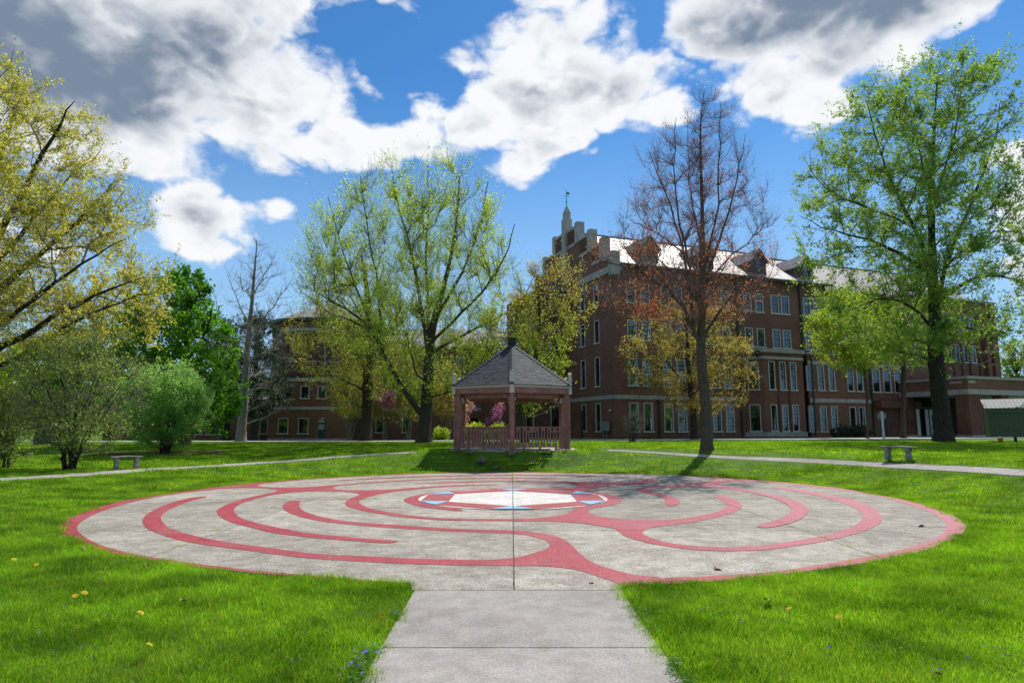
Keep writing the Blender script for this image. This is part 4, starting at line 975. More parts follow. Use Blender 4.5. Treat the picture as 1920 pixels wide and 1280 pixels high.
# ================================================================== ROTUNDA BUILDING (left)
rot = empty('brick_rotunda_building', (-21.7, 64.0, 0), 0, 'brick building with a round slate roofed tower behind the bare trees on the left', 'building')
hz = []
rb = MB(); zb0 = .2
for x, wz in [(-1.66, (4.63, 5.83)), (.42, (4.63, 5.83)), (2.15, (4.63, 5.83))]:
    hz.append((x, x + .88, wz[0], wz[1])); window(rot, (x, 0, wz[0]), 0, .88, wz[1] - wz[0], 3, 4, 0, 'curtain')
for x in (-1.68, .34): hz.append((x, x + 1.0, 1.13, 2.63)); window(rot, (x, 0, 1.13), 0, 1.0, 1.5, 3, 4, .4, 'curtain')
hz.append((2.2, 3.05, .44, 2.62))
facade(rb, (0, 0), (1, 0), -2.7, 5.2, zb0, 6.7, hz, (0, -1)); rb.box(-2.7, -2.4, .01, 6, zb0, 6.7); rb.box(4.9, 5.2, .01, 6, zb0, 6.7)
rb.build('base_wall', M['brick'], rot)
dd = MB().box(2.22, 3.03, .10, .15, .45, 2.6).build('door', M['door'], rot)
MB().box(2.32, 2.93, .085, .099, 1.5, 2.0).box(2.32, 2.93, .085, .099, 2.2, 2.5).build('door_pane', M['blind'], dd)
MB().box(2.9, 2.96, .06, .099, 1.2, 1.28).build('handle', M['metal'], dd)
for z in (3.46, 6.3): MB().box(-2.76, 5.26, -.06, -.002, z, z + .32 if z < 4 else 6.68).build('stone_band', M['stone'], rot)
MB().box(-2.72, 5.22, -.03, -.002, .25, .62).build('stone_plinth', M['stone'], rot)
MB().box(-2.8, 5.3, -.1, 6.2, 6.702, 6.86).build('base_roof', M['gutter'], rot)
# left recess and low wing
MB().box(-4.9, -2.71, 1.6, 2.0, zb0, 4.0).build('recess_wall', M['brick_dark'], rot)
MB().box(-4.95, -2.72, 1.5, 1.599, 3.4, 3.7).build('stone_band', M['stone'], rot)
window(rot, (-4.1, 1.55, 1.1), 0, .8, 1.5, 3, 4, .3, 'curtain')
lw_ = MB(); hz = []
for x in (-12.6, -11.2, -9.8): hz.append((x, x + .95, 1.0, 2.42)); window(rot, (x, 5.0, 1.0), 0, .95, 1.42, 3, 4, .3, 'curtain')
facade(lw_, (0, 5.0), (1, 0), -22, -4.9, zb0, 3.6, hz, (0, -1)); lw_.box(-22, -4.9, 5.02, 5.4, 3.6, 4.4)
for x in (-16.6, -18.2): lw_.box(x, x + .5, 4.8, 4.999, zb0, 3.6)
lw_.build('low_wing_wall', M['brick'], rot)
MB().box(-13.1, -8.6, 4.9, 4.999, 2.72, 2.95).build('stone_band', M['stone'], rot)
MB().add([(-22.2, 4.7, 3.61), (-4.8, 4.7, 3.61), (-4.8, 9, 5.2), (-22.2, 9, 5.2)], [(0, 1, 2, 3)]).build('low_wing_roof', M['slate'], rot)
# tower
TX, TY, TRAD = .7, 8.0, 6.1
N_ = 16
tpoly = [(TX + TRAD * math.cos(R(11.25 + 22.5 * k)), TY + TRAD * math.sin(R(11.25 + 22.5 * k))) for k in range(N_)]
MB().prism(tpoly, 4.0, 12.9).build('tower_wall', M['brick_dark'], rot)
off_ = lambda s: [(TX + (x - TX) * s, TY + (y - TY) * s) for x, y in tpoly]
MB().prism(off_(1.012), 11.8, 12.1).build('tower_band', M['stone'], rot)
MB().prism(off_(1.07), 12.901, 13.15).build('tower_eave', M['teal'], rot)
rv = [(x, y, 13.15) for x, y in off_(1.09)]
r2 = [(TX + (x - TX) * .16, TY + (y - TY) * .16, 15.55) for x, y in tpoly]
MB().add(rv + r2, [(k, (k + 1) % N_, N_ + (k + 1) % N_, N_ + k) for k in range(N_)] + [tuple(range(N_, 2 * N_))]).build('tower_roof', M['slate'], rot)
for k, a in enumerate((-90, -112.5, -67.5)):
    ca = R(a); px_, py_ = TX + (TRAD * math.cos(R(11.25)) + .01) * math.cos(ca), TY + (TRAD * math.cos(R(11.25)) + .01) * math.sin(ca)
    window(rot, (px_ + math.sin(ca) * .5, py_ - math.cos(ca) * .5, 8.6), ca + R(90), 1.0, 2.0, 3, 4, .3, 'curtain', False)
MB().box(2.1, 2.24, TY - 6.25, TY - 6.1, 6.9, 12.4).build('downpipe', M['metal'], rot)
# --- link wing between rotunda and the main building
lk = empty('brick_link_wing', (-16.4, 70, 0), 0, 'long three storey brick wing seen through the gazebo between the two larger buildings', 'building')
hz = []; lkb = MB()
for k in range(7):
    x = 1.5 + 2.9 * k
    for z0, z1 in ((1.2, 2.9), (4.75, 6.1), (8.0, 9.6)):
        if z0 < 2 and k in (2, 4): continue
        hz.append((x, x + .9, z0, z1)); window(lk, (x, 0, z0), 0, .9, z1 - z0, 3, 4, .3, 'curtain')
hz.append((11.0, 12.6, .9, 2.7))
facade(lkb, (0, 0), (1, 0), -1.2, 23.5, .2, 10.6, hz, (0, -1)); lkb.build('wall', M['brick'], lk)
MB().box(-1.2, 23.5, .3, .35, .2, 10.5).build('dark_rooms', M['dark'], lk)
for z in (3.5, 7.0): MB().box(-1.2, 23.5, -.07, -.002, z, z + .34).build('stone_band', M['stone'], lk)
MB().add([(-1.3, -.4, 10.62), (23.6, -.4, 10.62), (23.6, 5, 13.3), (-1.3, 5, 13.3), (-1.3, -.4, 10.5), (23.6, -.4, 10.5)], [(0, 1, 2, 3), (4, 5, 1, 0)]).build('roof', M['slate'], lk)

# ================================================================== SHED, SIGN, SMALL THINGS
def metalsheet(name, col):
    m, t, out = material(name); co = coords(t)
    n = t.noise(co, 2, 4); principled(t, out, t.mix(n, tuple(c * .85 for c in col), tuple(c * 1.15 for c in col)), .8, .25); return m
M['shed'] = metalsheet('green_ribbed_sheet', (.115, .135, .085)); M['shedroof'] = metalsheet('galvanised_sheet', (.34, .34, .33))
sh = empty('metal_shed', (28.35, 38.0, .80), R(-31), 'green ribbed metal shed with a pale sloping roof at the right edge', 'shed')
sb = MB(); x = 0.0; W_ = 5.2; z0, z1 = .32, 1.95
ribs = [(x0, .0) for x0 in np.arange(0, W_, .16)]
pts = []
for x0 in np.arange(0, W_, .16): pts += [(x0, 0), (x0 + .11, 0), (x0 + .12, -.022), (x0 + .15, -.022)]
pts.append((W_, 0))
V = [(p[0], p[1], z0) for p in pts] + [(p[0], p[1], z1) for p in pts]; n = len(pts)
sb.add(V, [(i, i + 1, n + i + 1, n + i) for i in range(n - 1)]); sb.box(0, .03, .0, 2.6, z0, z1); sb.box(.03, W_, 2.57, 2.6, z0, z1)
sb.build('wall', M['shed'], sh)
MB().box(-.04, W_, -.06, -.024, z1 - .22, z1 + .02).build('fascia', M['shed'], sh)
MB().box(-.02, .035, -.04, .02, z0, z1 - .22).build('corner_trim', M['shed'], sh)
rf = MB(); V = []; n_ = 0
for x0 in np.arange(-.2, W_, .2):
    for (xx, dz_) in ((x0, 0), (x0 + .14, 0), (x0 + .16, .025), (x0 + .185, .025)): V.append((xx, dz_))
f0 = [(a, -.16, z1 + .03 + b + max(0, a) * .02) for a, b in V]; f1 = [(a + .0, 1.4, z1 + .62 + b) for a, b in V]
rf.add(f0 + f1, [(i, i + 1, len(V) + i + 1, len(V) + i) for i in range(len(V) - 1)]); rf.build('roof', M['shedroof'], sh)
MB().add([(0, 0, z1), (0, 2.6, z1), (0, 1.4, z1 + .6)], [(0, 1, 2)]).build('gable', M['shed'], sh)
for x_ in (1.1, 4.2): MB().box(x_, x_ + .14, .1, .26, 0, z0).build('leg', M['black'], sh)
ax = MB().lathe([(.0, -.1), (.28, -.1), (.28, .1), (.0, .1)], n=16); wme = ax.mesh('wheel', M['black'])
for x_ in (2.3, 2.95):
    o = bpy.data.objects.new('wheel', wme); o.rotation_euler = (R(90), 0, 0); o.location = (x_, .4, .28); link(o, sh)
x, y = 24.1, 41.2
x, y, _z = at(1657, 820, 47.0)
sg = empty('road_sign', (x, y, float(H(x, y))), R(-8), 'back of an octagonal road sign on a white post before the portico', 'sign')
MB().box(-.075, .075, -.03, .03, 0, 2.05).build('post', M['white'], sg)
o8 = [(.33 * math.cos(R(22.5 + 45 * k)), .33 * math.sin(R(22.5 + 45 * k)) + 1.72) for k in range(8)]
MB().add([(a, .035, b) for a, b in o8] + [(a, .045, b) for a, b in o8], [tuple(range(8))[::-1], tuple(range(8, 16))] + [(i, (i + 1) % 8, 8 + (i + 1) % 8, 8 + i) for i in range(8)]).build('sign_plate', M['metal'], sg)
M['yellow'] = simple('yellow_enamel', (.45, .28, .03), .5, .1, 3)
x, y, _z = at(1876, 826, 36.2)
hy = empty('yellow_bollard', (x, y, float(H(x, y))), 0, 'short yellow marker post on the grass beneath the green shed', 'bollard')
MB().lathe([(.12, 0), (.12, .22), (.14, .24), (.10, .30), (.03, .34)], n=10).build('body', M['yellow'], hy, True)
x, y, _z = at(79, 834, 34.9)
ub = empty('utility_cabinet', (x, y, float(H(x, y))), R(12), 'dark teal street cabinet behind the bushes at the far left', 'cabinet')
MB().box(-.33, .33, -.28, .28, .06, 1.12).build('body', M['teal'], ub, bevel=.02)
MB().box(-.36, .36, -.31, .31, 0, .058).build('base', M['stone'], ub); MB().box(-.36, .36, -.31, .31, 1.123, 1.2).build('lid', M['metal'], ub, bevel=.02)

# ================================================================== TREES
def unit(a): return a / (np.linalg.norm(a, axis=-1, keepdims=True) + 1e-9)
class Env:
    """crown volume: rows of (height, left x, right x), elliptical in depth"""
    def __init__(s, rows, Y, dh, yc=None):
        W = [(at(xl, yp, Y), at(xr, yp, Y)) for yp, xl, xr in rows]
        W = sorted([(a[2], a[0], b[0]) for a, b in W])
        s.z = np.array([q[0] for q in W]); s.xl = np.array([q[1] for q in W]); s.xr = np.array([q[2] for q in W])
        s.Y = Y if yc is None else yc; s.dh = dh; s.wmax = ((s.xr - s.xl) / 2).max()
    def at(s, z):
        xl = np.interp(z, s.z, s.xl); xr = np.interp(z, s.z, s.xr); return (xl + xr) / 2, (xr - xl) / 2
    def sample(s, rng, n, shell=2.0, lo=0.0, hi=1.0):
        zz = np.linspace(s.z[0], s.z[-1], 200); wd = s.at(zz)[1] ** 1.6 + .02 * s.wmax; cdf = np.cumsum(wd); cdf /= cdf[-1]
        z = np.interp(rng.uniform(lo, hi, n), cdf, zz); xc, hw = s.at(z)
        r = rng.uniform(0, 1, n) ** (1 / shell); a = rng.uniform(0, 2 * np.pi, n)
        return np.stack([xc + hw * r * np.cos(a), s.Y + s.dh * (hw / s.wmax) * r * np.sin(a), z], 1)
def bez(p0, p3, d0, d1, K, rng, jit):
    L = np.linalg.norm(p3 - p0, axis=1, keepdims=True)
    p1 = p0 + d0 * L * .36; p2 = p3 - d1 * L * .36
    t = np.linspace(0, 1, K)[None, :, None]
    P = (1 - t) ** 3 * p0[:, None] + 3 * (1 - t) ** 2 * t * p1[:, None] + 3 * (1 - t) * t ** 2 * p2[:, None] + t ** 3 * p3[:, None]
    P += rng.normal(0, 1, P.shape) * L[:, None] * jit * np.sin(np.pi * t)
    return P
class Wood:
    def __init__(s): s.lv = []; s.pos = np.zeros((0, 3)); s.dir = np.zeros((0, 3)); s.rad = np.zeros(0)
    def addlevel(s, P, r, sides):
        s.lv.append((P, r, sides)); T = unit(np.gradient(P, axis=1))
        s.pos = np.vstack([s.pos, P.reshape(-1, 3)]); s.dir = np.vstack([s.dir, T.reshape(-1, 3)]); s.rad = np.r_[s.rad, r.reshape(-1)]
def attach(wd, T, rng, pref_up, base, rmin, lmax=99):
    """nearest sensible parent node for every target: below it and towards the stem"""
    idx = np.zeros(len(T), int); N = wd.pos.astype(np.float32)
    outw = T - base; outw[:, 2] = 0; outw = unit(outw); pd = unit(outw * (1 - pref_up) + np.array([0, 0, 1.]) * pref_up)
    ok = wd.rad > rmin
    for a in range(0, len(T), 400):
        D = T[a:a + 400, None, :].astype(np.float32) - N[None]
        d = np.sqrt((D * D).sum(2)) + 1e-6
        cs = (D * pd[a:a + 400, None, :].astype(np.float32)).sum(2) / d
        cost = d * (1 + 1.3 * (1 - cs)) + np.where(ok, 0, 1e6)[None]
        idx[a:a + 400] = cost.argmin(1)
    return idx
def grow(name, label, loc, trunk, limbs, env, bark, leaf, group=None, seed=1, n2=60, n3=420, n4=9, twl=(.35, .9), nl=9000, ls=.07, up=.6, shell=1.6, clump=.45, lofrac=0.0, twig_r=.006, droop=0.0, cat='tree', twup=.25, leafspread=.12, twm='twig_grey', tapk=1.0, name2=None, leaf2=None, frac2=0.0, tex=1.0, aspect=.75, gap=0.0, leafz=None):
    rng = np.random.default_rng(seed)
    o = empty(name, loc, 0, label, cat, group)
    base = np.array(loc, float)
    wd = Wood()
    # trunk: list of (point, radius)
    P = np.array([p for p, r in trunk], float); r = np.array([r for p, r in trunk], float)
    k = np.linspace(0, len(P) - 1, max(14, 4 * len(P)))
    i = np.arange(len(P)); PP = np.stack([np.interp(k, i, P[:, c]) for c in range(3)], 1)
    for _ in range(2): PP[1:-1] = (PP[:-2] + 2 * PP[1:-1] + PP[2:]) / 4
    rr_ = np.interp(k, i, r); PP[1:-1] += rng.normal(0, .03, PP[1:-1].shape) * rr_[1:-1, None] * 2
    sides = 14
    an = np.arange(sides) * 2 * np.pi / sides
    h = (PP[:, 2] - PP[0, 2])
    flare = np.exp(-h / (r[0] * 1.1))[:, None]
    bump = 1 + flare * (.18 * np.sin(an * 3 + seed)[None] + .18 * np.sin(an * 5 + 2 * seed)[None] + .22) + .05 * rng.normal(0, 1, (len(k), sides))
    V, F_ = tubes(PP[None], rr_[None], sides, bump[None])
    mainv = [V]; mainf = [F_]; nv = len(V)
    wd.addlevel(PP[None], rr_[None] * .8, 0)
    if name2 is None: pass
    K1 = 9
    for L in limbs:
        pl = np.array([p for p in L[0]], float)
        if L[3] if len(L) > 3 else True:
            d = np.linalg.norm(wd.lv[0][0][0] - pl[0], axis=1); pl[0] = wd.lv[0][0][0][d.argmin()]
        kk = np.linspace(0, len(pl) - 1, K1 + 3); ii_ = np.arange(len(pl))
        Q = np.stack([np.interp(kk, ii_, pl[:, c]) for c in range(3)], 1)
        for _ in range(2): Q[1:-1] = (Q[:-2] + 2 * Q[1:-1] + Q[2:]) / 4
        Q[1:-1] += rng.normal(0, .035, Q[1:-1].shape)
        rq = L[1] * .8 + (L[2] * .7 - L[1] * .8) * np.linspace(0, 1, len(Q)) ** .8
        V, F_ = tubes(Q[None], rq[None], 9); mainv.append(V); mainf.append(F_ + nv); nv += len(V)
        wd.addlevel(Q[None], rq[None], 0)
    me = arr_mesh('trunk', np.vstack(mainv) - base, np.vstack(mainf), M[bark], True)
    link(bpy.data.objects.new('trunk', me), o)
    bv = []; bf = []; bn = 0
    H_ = env.z[-1] - env.z[0]
    for lvl, (n, K, sd, rc, rmin, tipf) in enumerate(((n2, 8, 6, .0125 * tapk, .02, .3), (n3, 6, 3, .0105 * tapk, .006, .35))):
        T = env.sample(rng, n, shell if lvl else shell * 1.4, lofrac if lvl == 0 else 0)
        if gap > 0:
            f = np.sin(T[:, 0] * 1.1 + seed) * np.sin(T[:, 2] * 1.3 + 2 * seed) * np.sin(T[:, 1] * .9 + seed * 3); T = T[f > -1 + gap]
        ix = attach(wd, T, rng, up, base, rmin)
        p0 = wd.pos[ix]; df = T - p0; L = np.linalg.norm(df, axis=1)
        keep = (L > .25) & (L < env.wmax * (1.6 if lvl == 0 else .9)); T, ix, p0, df, L = T[keep], ix[keep], p0[keep], df[keep], L[keep]
        if len(T) == 0: continue
        u = unit(df)
        d0 = unit(wd.dir[ix] * .55 + u * .9); d1 = unit(u + np.array([0, 0, 1]) * (up * .7 - droop) + rng.normal(0, .12, u.shape))
        Pb = bez(p0, T, d0, d1, K, rng, .035)
        r0 = np.minimum(wd.rad[ix] * .72, rc * L + .008); rb_ = r0[:, None] * (1 - (1 - tipf) * np.linspace(0, 1, K)[None])
        wd.addlevel(Pb, rb_, sd)
        V, F_ = tubes(Pb, rb_, sd); bv.append(V); bf.append(F_ + bn); bn += len(V)
    # twigs
    src = np.concatenate([P_.reshape(-1, 3) for P_, r_, s_ in wd.lv[1 + len(limbs):]]) if len(wd.lv) > 1 + len(limbs) else wd.pos
    sdir = np.concatenate([unit(np.gradient(P_, axis=1)).reshape(-1, 3) for P_, r_, s_ in wd.lv[1 + len(limbs):]])
    srad = np.concatenate([r_.reshape(-1) for P_, r_, s_ in wd.lv[1 + len(limbs):]])
    wts = np.where(srad < .05, 1.0, .15); nt = int(.82 * n4 * (n3 + n2))
    pk = rng.choice(len(src), nt, p=wts / wts.sum())
    p0 = src[pk]; dr = unit(sdir[pk] * .8 + rng.normal(0, .55, p0.shape) + np.array([0, 0, twup]))
    L = rng.uniform(twl[0], twl[1], nt)
    K = 3
    pe = p0 + dr * L[:, None]
    d1 = unit(dr + np.array([0, 0, 1]) * (twup * 1.2 - droop) + rng.normal(0, .2, dr.shape))
    Pt = bez(p0, pe, dr, d1, K, rng, .03)
    rt = np.minimum(srad[pk] * .8, twig_r)[:, None] * (1 - .55 * np.linspace(0, 1, K)[None])
    V, F_ = tubes(Pt, rt, 3); bv.append(V); bf.append(F_ + bn); bn += len(V)
    me = arr_mesh('branches', np.vstack(bv) - base, np.vstack(bf), M[twm], True)
    bo = link(bpy.data.objects.new('branches', me), o); bo['kind'] = 'stuff'
    # leaves in clumps along the twigs
    if nl:
        cn = np.sin(pe[:, 0] * 2.1 + seed) + np.sin(pe[:, 1] * 2.3 + 1.7 * seed) + np.sin(pe[:, 2] * 2.6 + 2.3 * seed) + rng.normal(0, .5, nt)
        wt = np.clip(1 + clump * cn, .04, None)
        if leafz is not None: wt = wt * np.interp(pe[:, 2], leafz[0], leafz[1])
        parts = [(leaf, nl)] if not leaf2 else [(leaf, int(nl * (1 - frac2))), (leaf2, int(nl * frac2))]
        for li, (lm, cnt) in enumerate(parts):
            w2_ = wt
            if leaf2:
                zz = (pe[:, 2] - env.z[0]) / H_; w2_ = wt * (np.clip(1.25 - zz * 1.7, .03, 1) if li == 0 else np.clip(zz * 1.8 - .25, .03, 1))
            pk = rng.choice(nt, cnt, p=w2_ / w2_.sum()); t = rng.uniform(.15, 1.05, cnt)
            seg = np.clip((t * (K - 1)).astype(int), 0, K - 2); fr = t * (K - 1) - seg
            c = Pt[pk, seg] * (1 - fr)[:, None] + Pt[pk, seg + 1] * fr[:, None] + rng.normal(0, leafspread * .6, (cnt, 3))
            a = unit(rng.normal(0, 1, (cnt, 3)) + np.array([0, 0, -.4])); b = unit(np.cross(a, rng.normal(0, 1, (cnt, 3)))); nn_ = np.cross(a, b)
            s_ = ls * rng.uniform(.6, 1.35, cnt)[:, None]
            if ls < .12:                                     # small leaves: one triangle each
                s_ = s_ * 1.22
                V = np.stack([c, c + a * s_ * .75 + b * s_ * aspect * .62, c + a * s_ * .85 - b * s_ * aspect * .5], 1).reshape(-1, 3); F_ = np.arange(cnt * 3).reshape(-1, 3)
            else:
                V = np.stack([c, c + a * s_ * .5 + b * s_ * aspect * .5 + nn_ * s_ * .12, c + a * s_, c + a * s_ * .5 - b * s_ * aspect * .5 + nn_ * s_ * .12], 1).reshape(-1, 3); F_ = np.arange(cnt * 4).reshape(-1, 4)
            lo = link(bpy.data.objects.new('foliage', arr_mesh('foliage', V - base, F_, M[lm])), o); lo['kind'] = 'stuff'
    return o
def T_(pts, Y, rads, dy=None):
    """trunk or limb through surveyed points"""
    q = [at(u, v, Y + (dy[i] if dy else 0)) for i, (u, v) in enumerate(pts)]
    return list(zip(q, rads)) if isinstance(rads, (list, tuple)) else q
def gnd(x, y): return (x, y, float(H(x, y)) - .03)
def limb(pts, Y, r0, r1, dy=0.0, att=True):
    n = len(pts)
    return ([at(u, v, Y + dy * (i / (n - 1)) ** 1.2) for i, (u, v) in enumerate(pts)], r0, r1, att)
def base_trunk(px, pts, Y, rads):
    x = at(px[0], px[1], Y)[0]; b = gnd(x, Y)
    return b, [((b[0], b[1], b[2] - .1), rads[0])] + T_(pts, Y, rads[1:])

# central tree
b, tk = base_trunk((795, 830), [(796, 800), (799, 765), (803, 700), (806, 650), (813, 600), (832, 540), (848, 470), (858, 400), (862, 330)], 38.4, [.42, .38, .35, .30, .25, .21, .15, .10, .06, .02])
grow('shade_tree', 'broad vase shaped tree with pale green buds left of the gazebo', b, tk, [
    limb([(793, 785), (765, 742), (735, 700), (715, 650), (695, 612), (650, 575), (590, 545)], 38.4, .25, .05, -2),
    limb([(735, 700), (700, 620), (660, 520), (630, 430), (615, 370)], 38.0, .13, .03, 2, False),
    limb([(715, 650), (715, 560), (695, 460), (680, 370), (676, 330)], 38.0, .11, .02, -2, False),
    limb([(803, 690), (798, 620), (785, 540), (765, 450), (745, 380), (735, 320)], 38.4, .19, .03, -2.5),
    limb([(806, 650), (800, 560), (800, 450), (806, 360), (800, 300)], 38.4, .16, .03, 3),
    limb([(813, 600), (850, 545), (885, 470), (905, 400), (915, 340)], 38.4, .16, .03, 1),
    limb([(806, 640), (860, 590), (915, 540), (950, 480), (965, 420)], 38.4, .14, .03, -3),
    limb([(806, 660), (870, 625), (930, 600), (985, 560), (1000, 520)], 38.4, .14, .03, 2),
    limb([(800, 750), (835, 738), (875, 722), (900, 690)], 38.4, .10, .03, -2),
    limb([(800, 722), (780, 705), (774, 670), (762, 630)], 38.4, .09, .03, -2),
    limb([(700, 620), (650, 600), (600, 575), (560, 540)], 37.5, .08, .02, -2, False)],
    Env([(308, 795, 880), (325, 700, 905), (355, 640, 925), (400, 585, 950), (480, 548, 972), (560, 540, 992), (620, 580, 975), (680, 660, 915), (735, 720, 890), (755, 760, 870)], 38.4, 6.0),
    'bark', 'l_main', seed=4, twm='twig', tapk=.8, n2=110, n3=1000, n4=17, twig_r=.0062, nl=88000, ls=.088, up=.8, twl=(.5, 1.4), twup=.95, clump=.4, shell=2.0, leafspread=.06, aspect=.5)
# tree with straight trunk left of it
b, tk = base_trunk((686, 828), [(688, 780), (690, 700), (692, 640), (690, 570), (682, 500), (676, 470)], 44.5, [.42, .38, .36, .30, .22, .12, .05])
grow('shade_tree', 'straight trunked tree with olive buds and bare lower boughs before the rotunda building', b, tk, [
    limb([(690, 690), (650, 650), (610, 620), (570, 600)], 44.5, .12, .03, -3), limb([(690, 650), (730, 620), (760, 600), (780, 570)], 44.5, .12, .03, 2),
    limb([(689, 740), (650, 715), (610, 700), (560, 668)], 44.5, .09, .02, -2), limb([(690, 620), (660, 560), (630, 520)], 44.5, .12, .03, 1), limb([(690, 590), (710, 530), (720, 500)], 44.5, .10, .03, -1),
    limb([(689, 775), (660, 752), (640, 735)], 44.5, .06, .02, -2)],
    Env([(470, 650, 715), (520, 600, 745), (560, 570, 770), (610, 545, 790), (660, 540, 785), (710, 560, 765), (745, 600, 740)], 44.5, 5.5),
    'bark_dark', 'l_olive', seed=8, twm='twig', n2=60, n3=460, n4=12, nl=24000, ls=.085, tapk=.85, twig_r=.006, up=.5, twl=(.4, 1.0), clump=.5)
# red budding maple
b, tk = base_trunk((1325, 845), [(1326, 815), (1324, 770), (1319, 715), (1313, 660), (1316, 600), (1317, 530), (1317, 420), (1314, 310), (1313, 230), (1320, 170)], 25.6, [.25, .235, .22, .21, .19, .15, .115, .085, .055, .03, .01])
grow('red_maple', 'slender maple with purple twigs and red buds, right of the gazebo', b, tk, [
    limb([(1314, 668), (1302, 630), (1288, 580), (1262, 548), (1225, 520), (1180, 500), (1120, 485)], 25.6, .14, .02, -1.2),
    limb([(1316, 650), (1332, 610), (1356, 572), (1388, 534), (1420, 512)], 25.6, .11, .02, .8),
    limb([(1302, 630), (1296, 560), (1285, 480), (1262, 400), (1235, 330), (1215, 280)], 25.5, .10, .015, 1.4, False),
    limb([(1317, 590), (1292, 500), (1270, 400), (1262, 300), (1268, 220)], 25.6, .09, .012, -1.2),
    limb([(1317, 560), (1345, 470), (1370, 380), (1392, 300), (1398, 250)], 25.6, .09, .012, 1.2),
    limb([(1317, 520), (1340, 430), (1350, 330), (1352, 230), (1350, 190)], 25.6, .07, .012, -1.4),
    limb([(1317, 480), (1300, 400), (1290, 300), (1290, 210)], 25.6, .06, .01, 1.6),
    limb([(1317, 540), (1370, 480), (1420, 440), (1450, 400)], 25.6, .06, .012, -1),
    limb([(1285, 480), (1240, 440), (1195, 420), (1160, 400)], 25.6, .05, .01, -.6, False),
    limb([(1317, 570), (1270, 520), (1210, 470), (1165, 440)], 25.6, .06, .012, 1),
    limb([(1330, 610), (1380, 575), (1430, 540), (1450, 500)], 25.6, .05, .01, -.5, False)],
    Env([(165, 1308, 1335), (195, 1285, 1368), (230, 1250, 1392), (280, 1205, 1410), (350, 1165, 1432), (430, 1135, 1452), (480, 1100, 1465), (520, 1075, 1462), (560, 1110, 1440), (600, 1190, 1410)], 25.6, 3.6),
    'bark_red', 'l_red', leaf2='l_purple', frac2=.42, seed=15, twm='twig_purple', tapk=.8, n2=95, n3=820, n4=19, nl=17000, ls=.050, leafz=([3, 5, 8, 11, 17], [.6, 1, 1, .5, .28]), up=.66, twl=(.25, .75), twup=.55, clump=.6, twig_r=.0035, leafspread=.04)
# bronze leaved tree behind it
b, tk = base_trunk((1303, 823), [(1300, 770), (1294, 720), (1290, 680), (1288, 630), (1286, 590)], 46.0, [.26, .22, .19, .15, .10, .05])
grow('small_maple', 'smaller tree with yellow bronze new leaves against the brick wall', b, tk, [
    limb([(1295, 740), (1270, 700), (1240, 670), (1200, 650)], 46, .09, .02, -1.5), limb([(1297, 745), (1330, 710), (1370, 680), (1395, 650)], 46, .09, .02, 1.5),
    limb([(1290, 690), (1320, 640), (1350, 600)], 46, .08, .02, -2), limb([(1290, 680), (1255, 640), (1225, 600)], 46, .08, .02, 2)],
    Env([(560, 1240, 1370), (590, 1180, 1395), (630, 1160, 1405), (670, 1155, 1412), (710, 1165, 1410), (745, 1180, 1400), (768, 1230, 1375)], 46.0, 4.0),
    'bark_dark', 'l_yellow', seed=22, n2=55, n3=480, n4=11, nl=24000, ls=.085, twm='twig', tapk=.8, up=.5, twl=(.3, .8), clump=.55, twig_r=.007)
# big tree at the right
b, tk = base_trunk((1770, 828), [(1769, 800), (1764, 760), (1757, 700), (1752, 640), (1752, 585), (1748, 500), (1746, 410), (1748, 320), (1752, 230), (1758, 140)], 38.5, [.54, .48, .44, .42, .38, .33, .25, .18, .13, .07, .03])
grow('shade_tree', 'tall spreading tree in new green leaf with a dark trunk at the right', b, tk, [
    limb([(1752, 575), (1738, 470), (1709, 422), (1668, 340), (1640, 260), (1625, 190)], 38.5, .24, .03, -2),
    limb([(1752, 590), (1772, 500), (1802, 415), (1842, 335), (1868, 260), (1875, 190)], 38.5, .22, .03, 2),
    limb([(1746, 440), (1742, 345), (1715, 260), (1700, 160)], 38.5, .14, .02, 2), limb([(1746, 400), (1775, 310), (1800, 210), (1805, 120)], 38.5, .13, .02, -2.5),
    limb([(1745, 520), (1700, 480), (1646, 455), (1590, 440), (1545, 430), (1500, 405)], 38.5, .16, .02, -1),
    limb([(1700, 420), (1650, 395), (1590, 380), (1540, 350), (1510, 300)], 38.5, .12, .02, 2, False),
    limb([(1756, 570), (1790, 535), (1840, 515), (1890, 515), (1940, 545), (1975, 560)], 38.5, .17, .02, -2.5),
    limb([(1760, 620), (1800, 610), (1840, 620), (1885, 645), (1930, 670)], 38.5, .13, .02, 2),
    limb([(1772, 500), (1830, 450), (1880, 430), (1930, 440)], 38.5, .11, .02, -2, False),
    limb([(1752, 620), (1720, 580), (1680, 560), (1640, 560), (1600, 580)], 38.5, .13, .02, -3), limb([(1755, 650), (1720, 640), (1690, 640), (1660, 660)], 38.5, .08, .02, 2.5)],
    Env([(98, 1700, 1822), (130, 1635, 1875), (180, 1580, 1885), (230, 1525, 1880), (300, 1496, 1895), (380, 1492, 1925), (450, 1500, 1940), (520, 1512, 1950), (580, 1540, 1945), (630, 1570, 1915), (670, 1640, 1870)], 38.5, 7.0),
    'bark_dark', 'l_right', seed=31, n2=120, n3=1000, n4=13, nl=88000, ls=.118, tapk=.85, up=.5, twl=(.4, 1.1), clump=.5, shell=1.7, leafspread=.09)
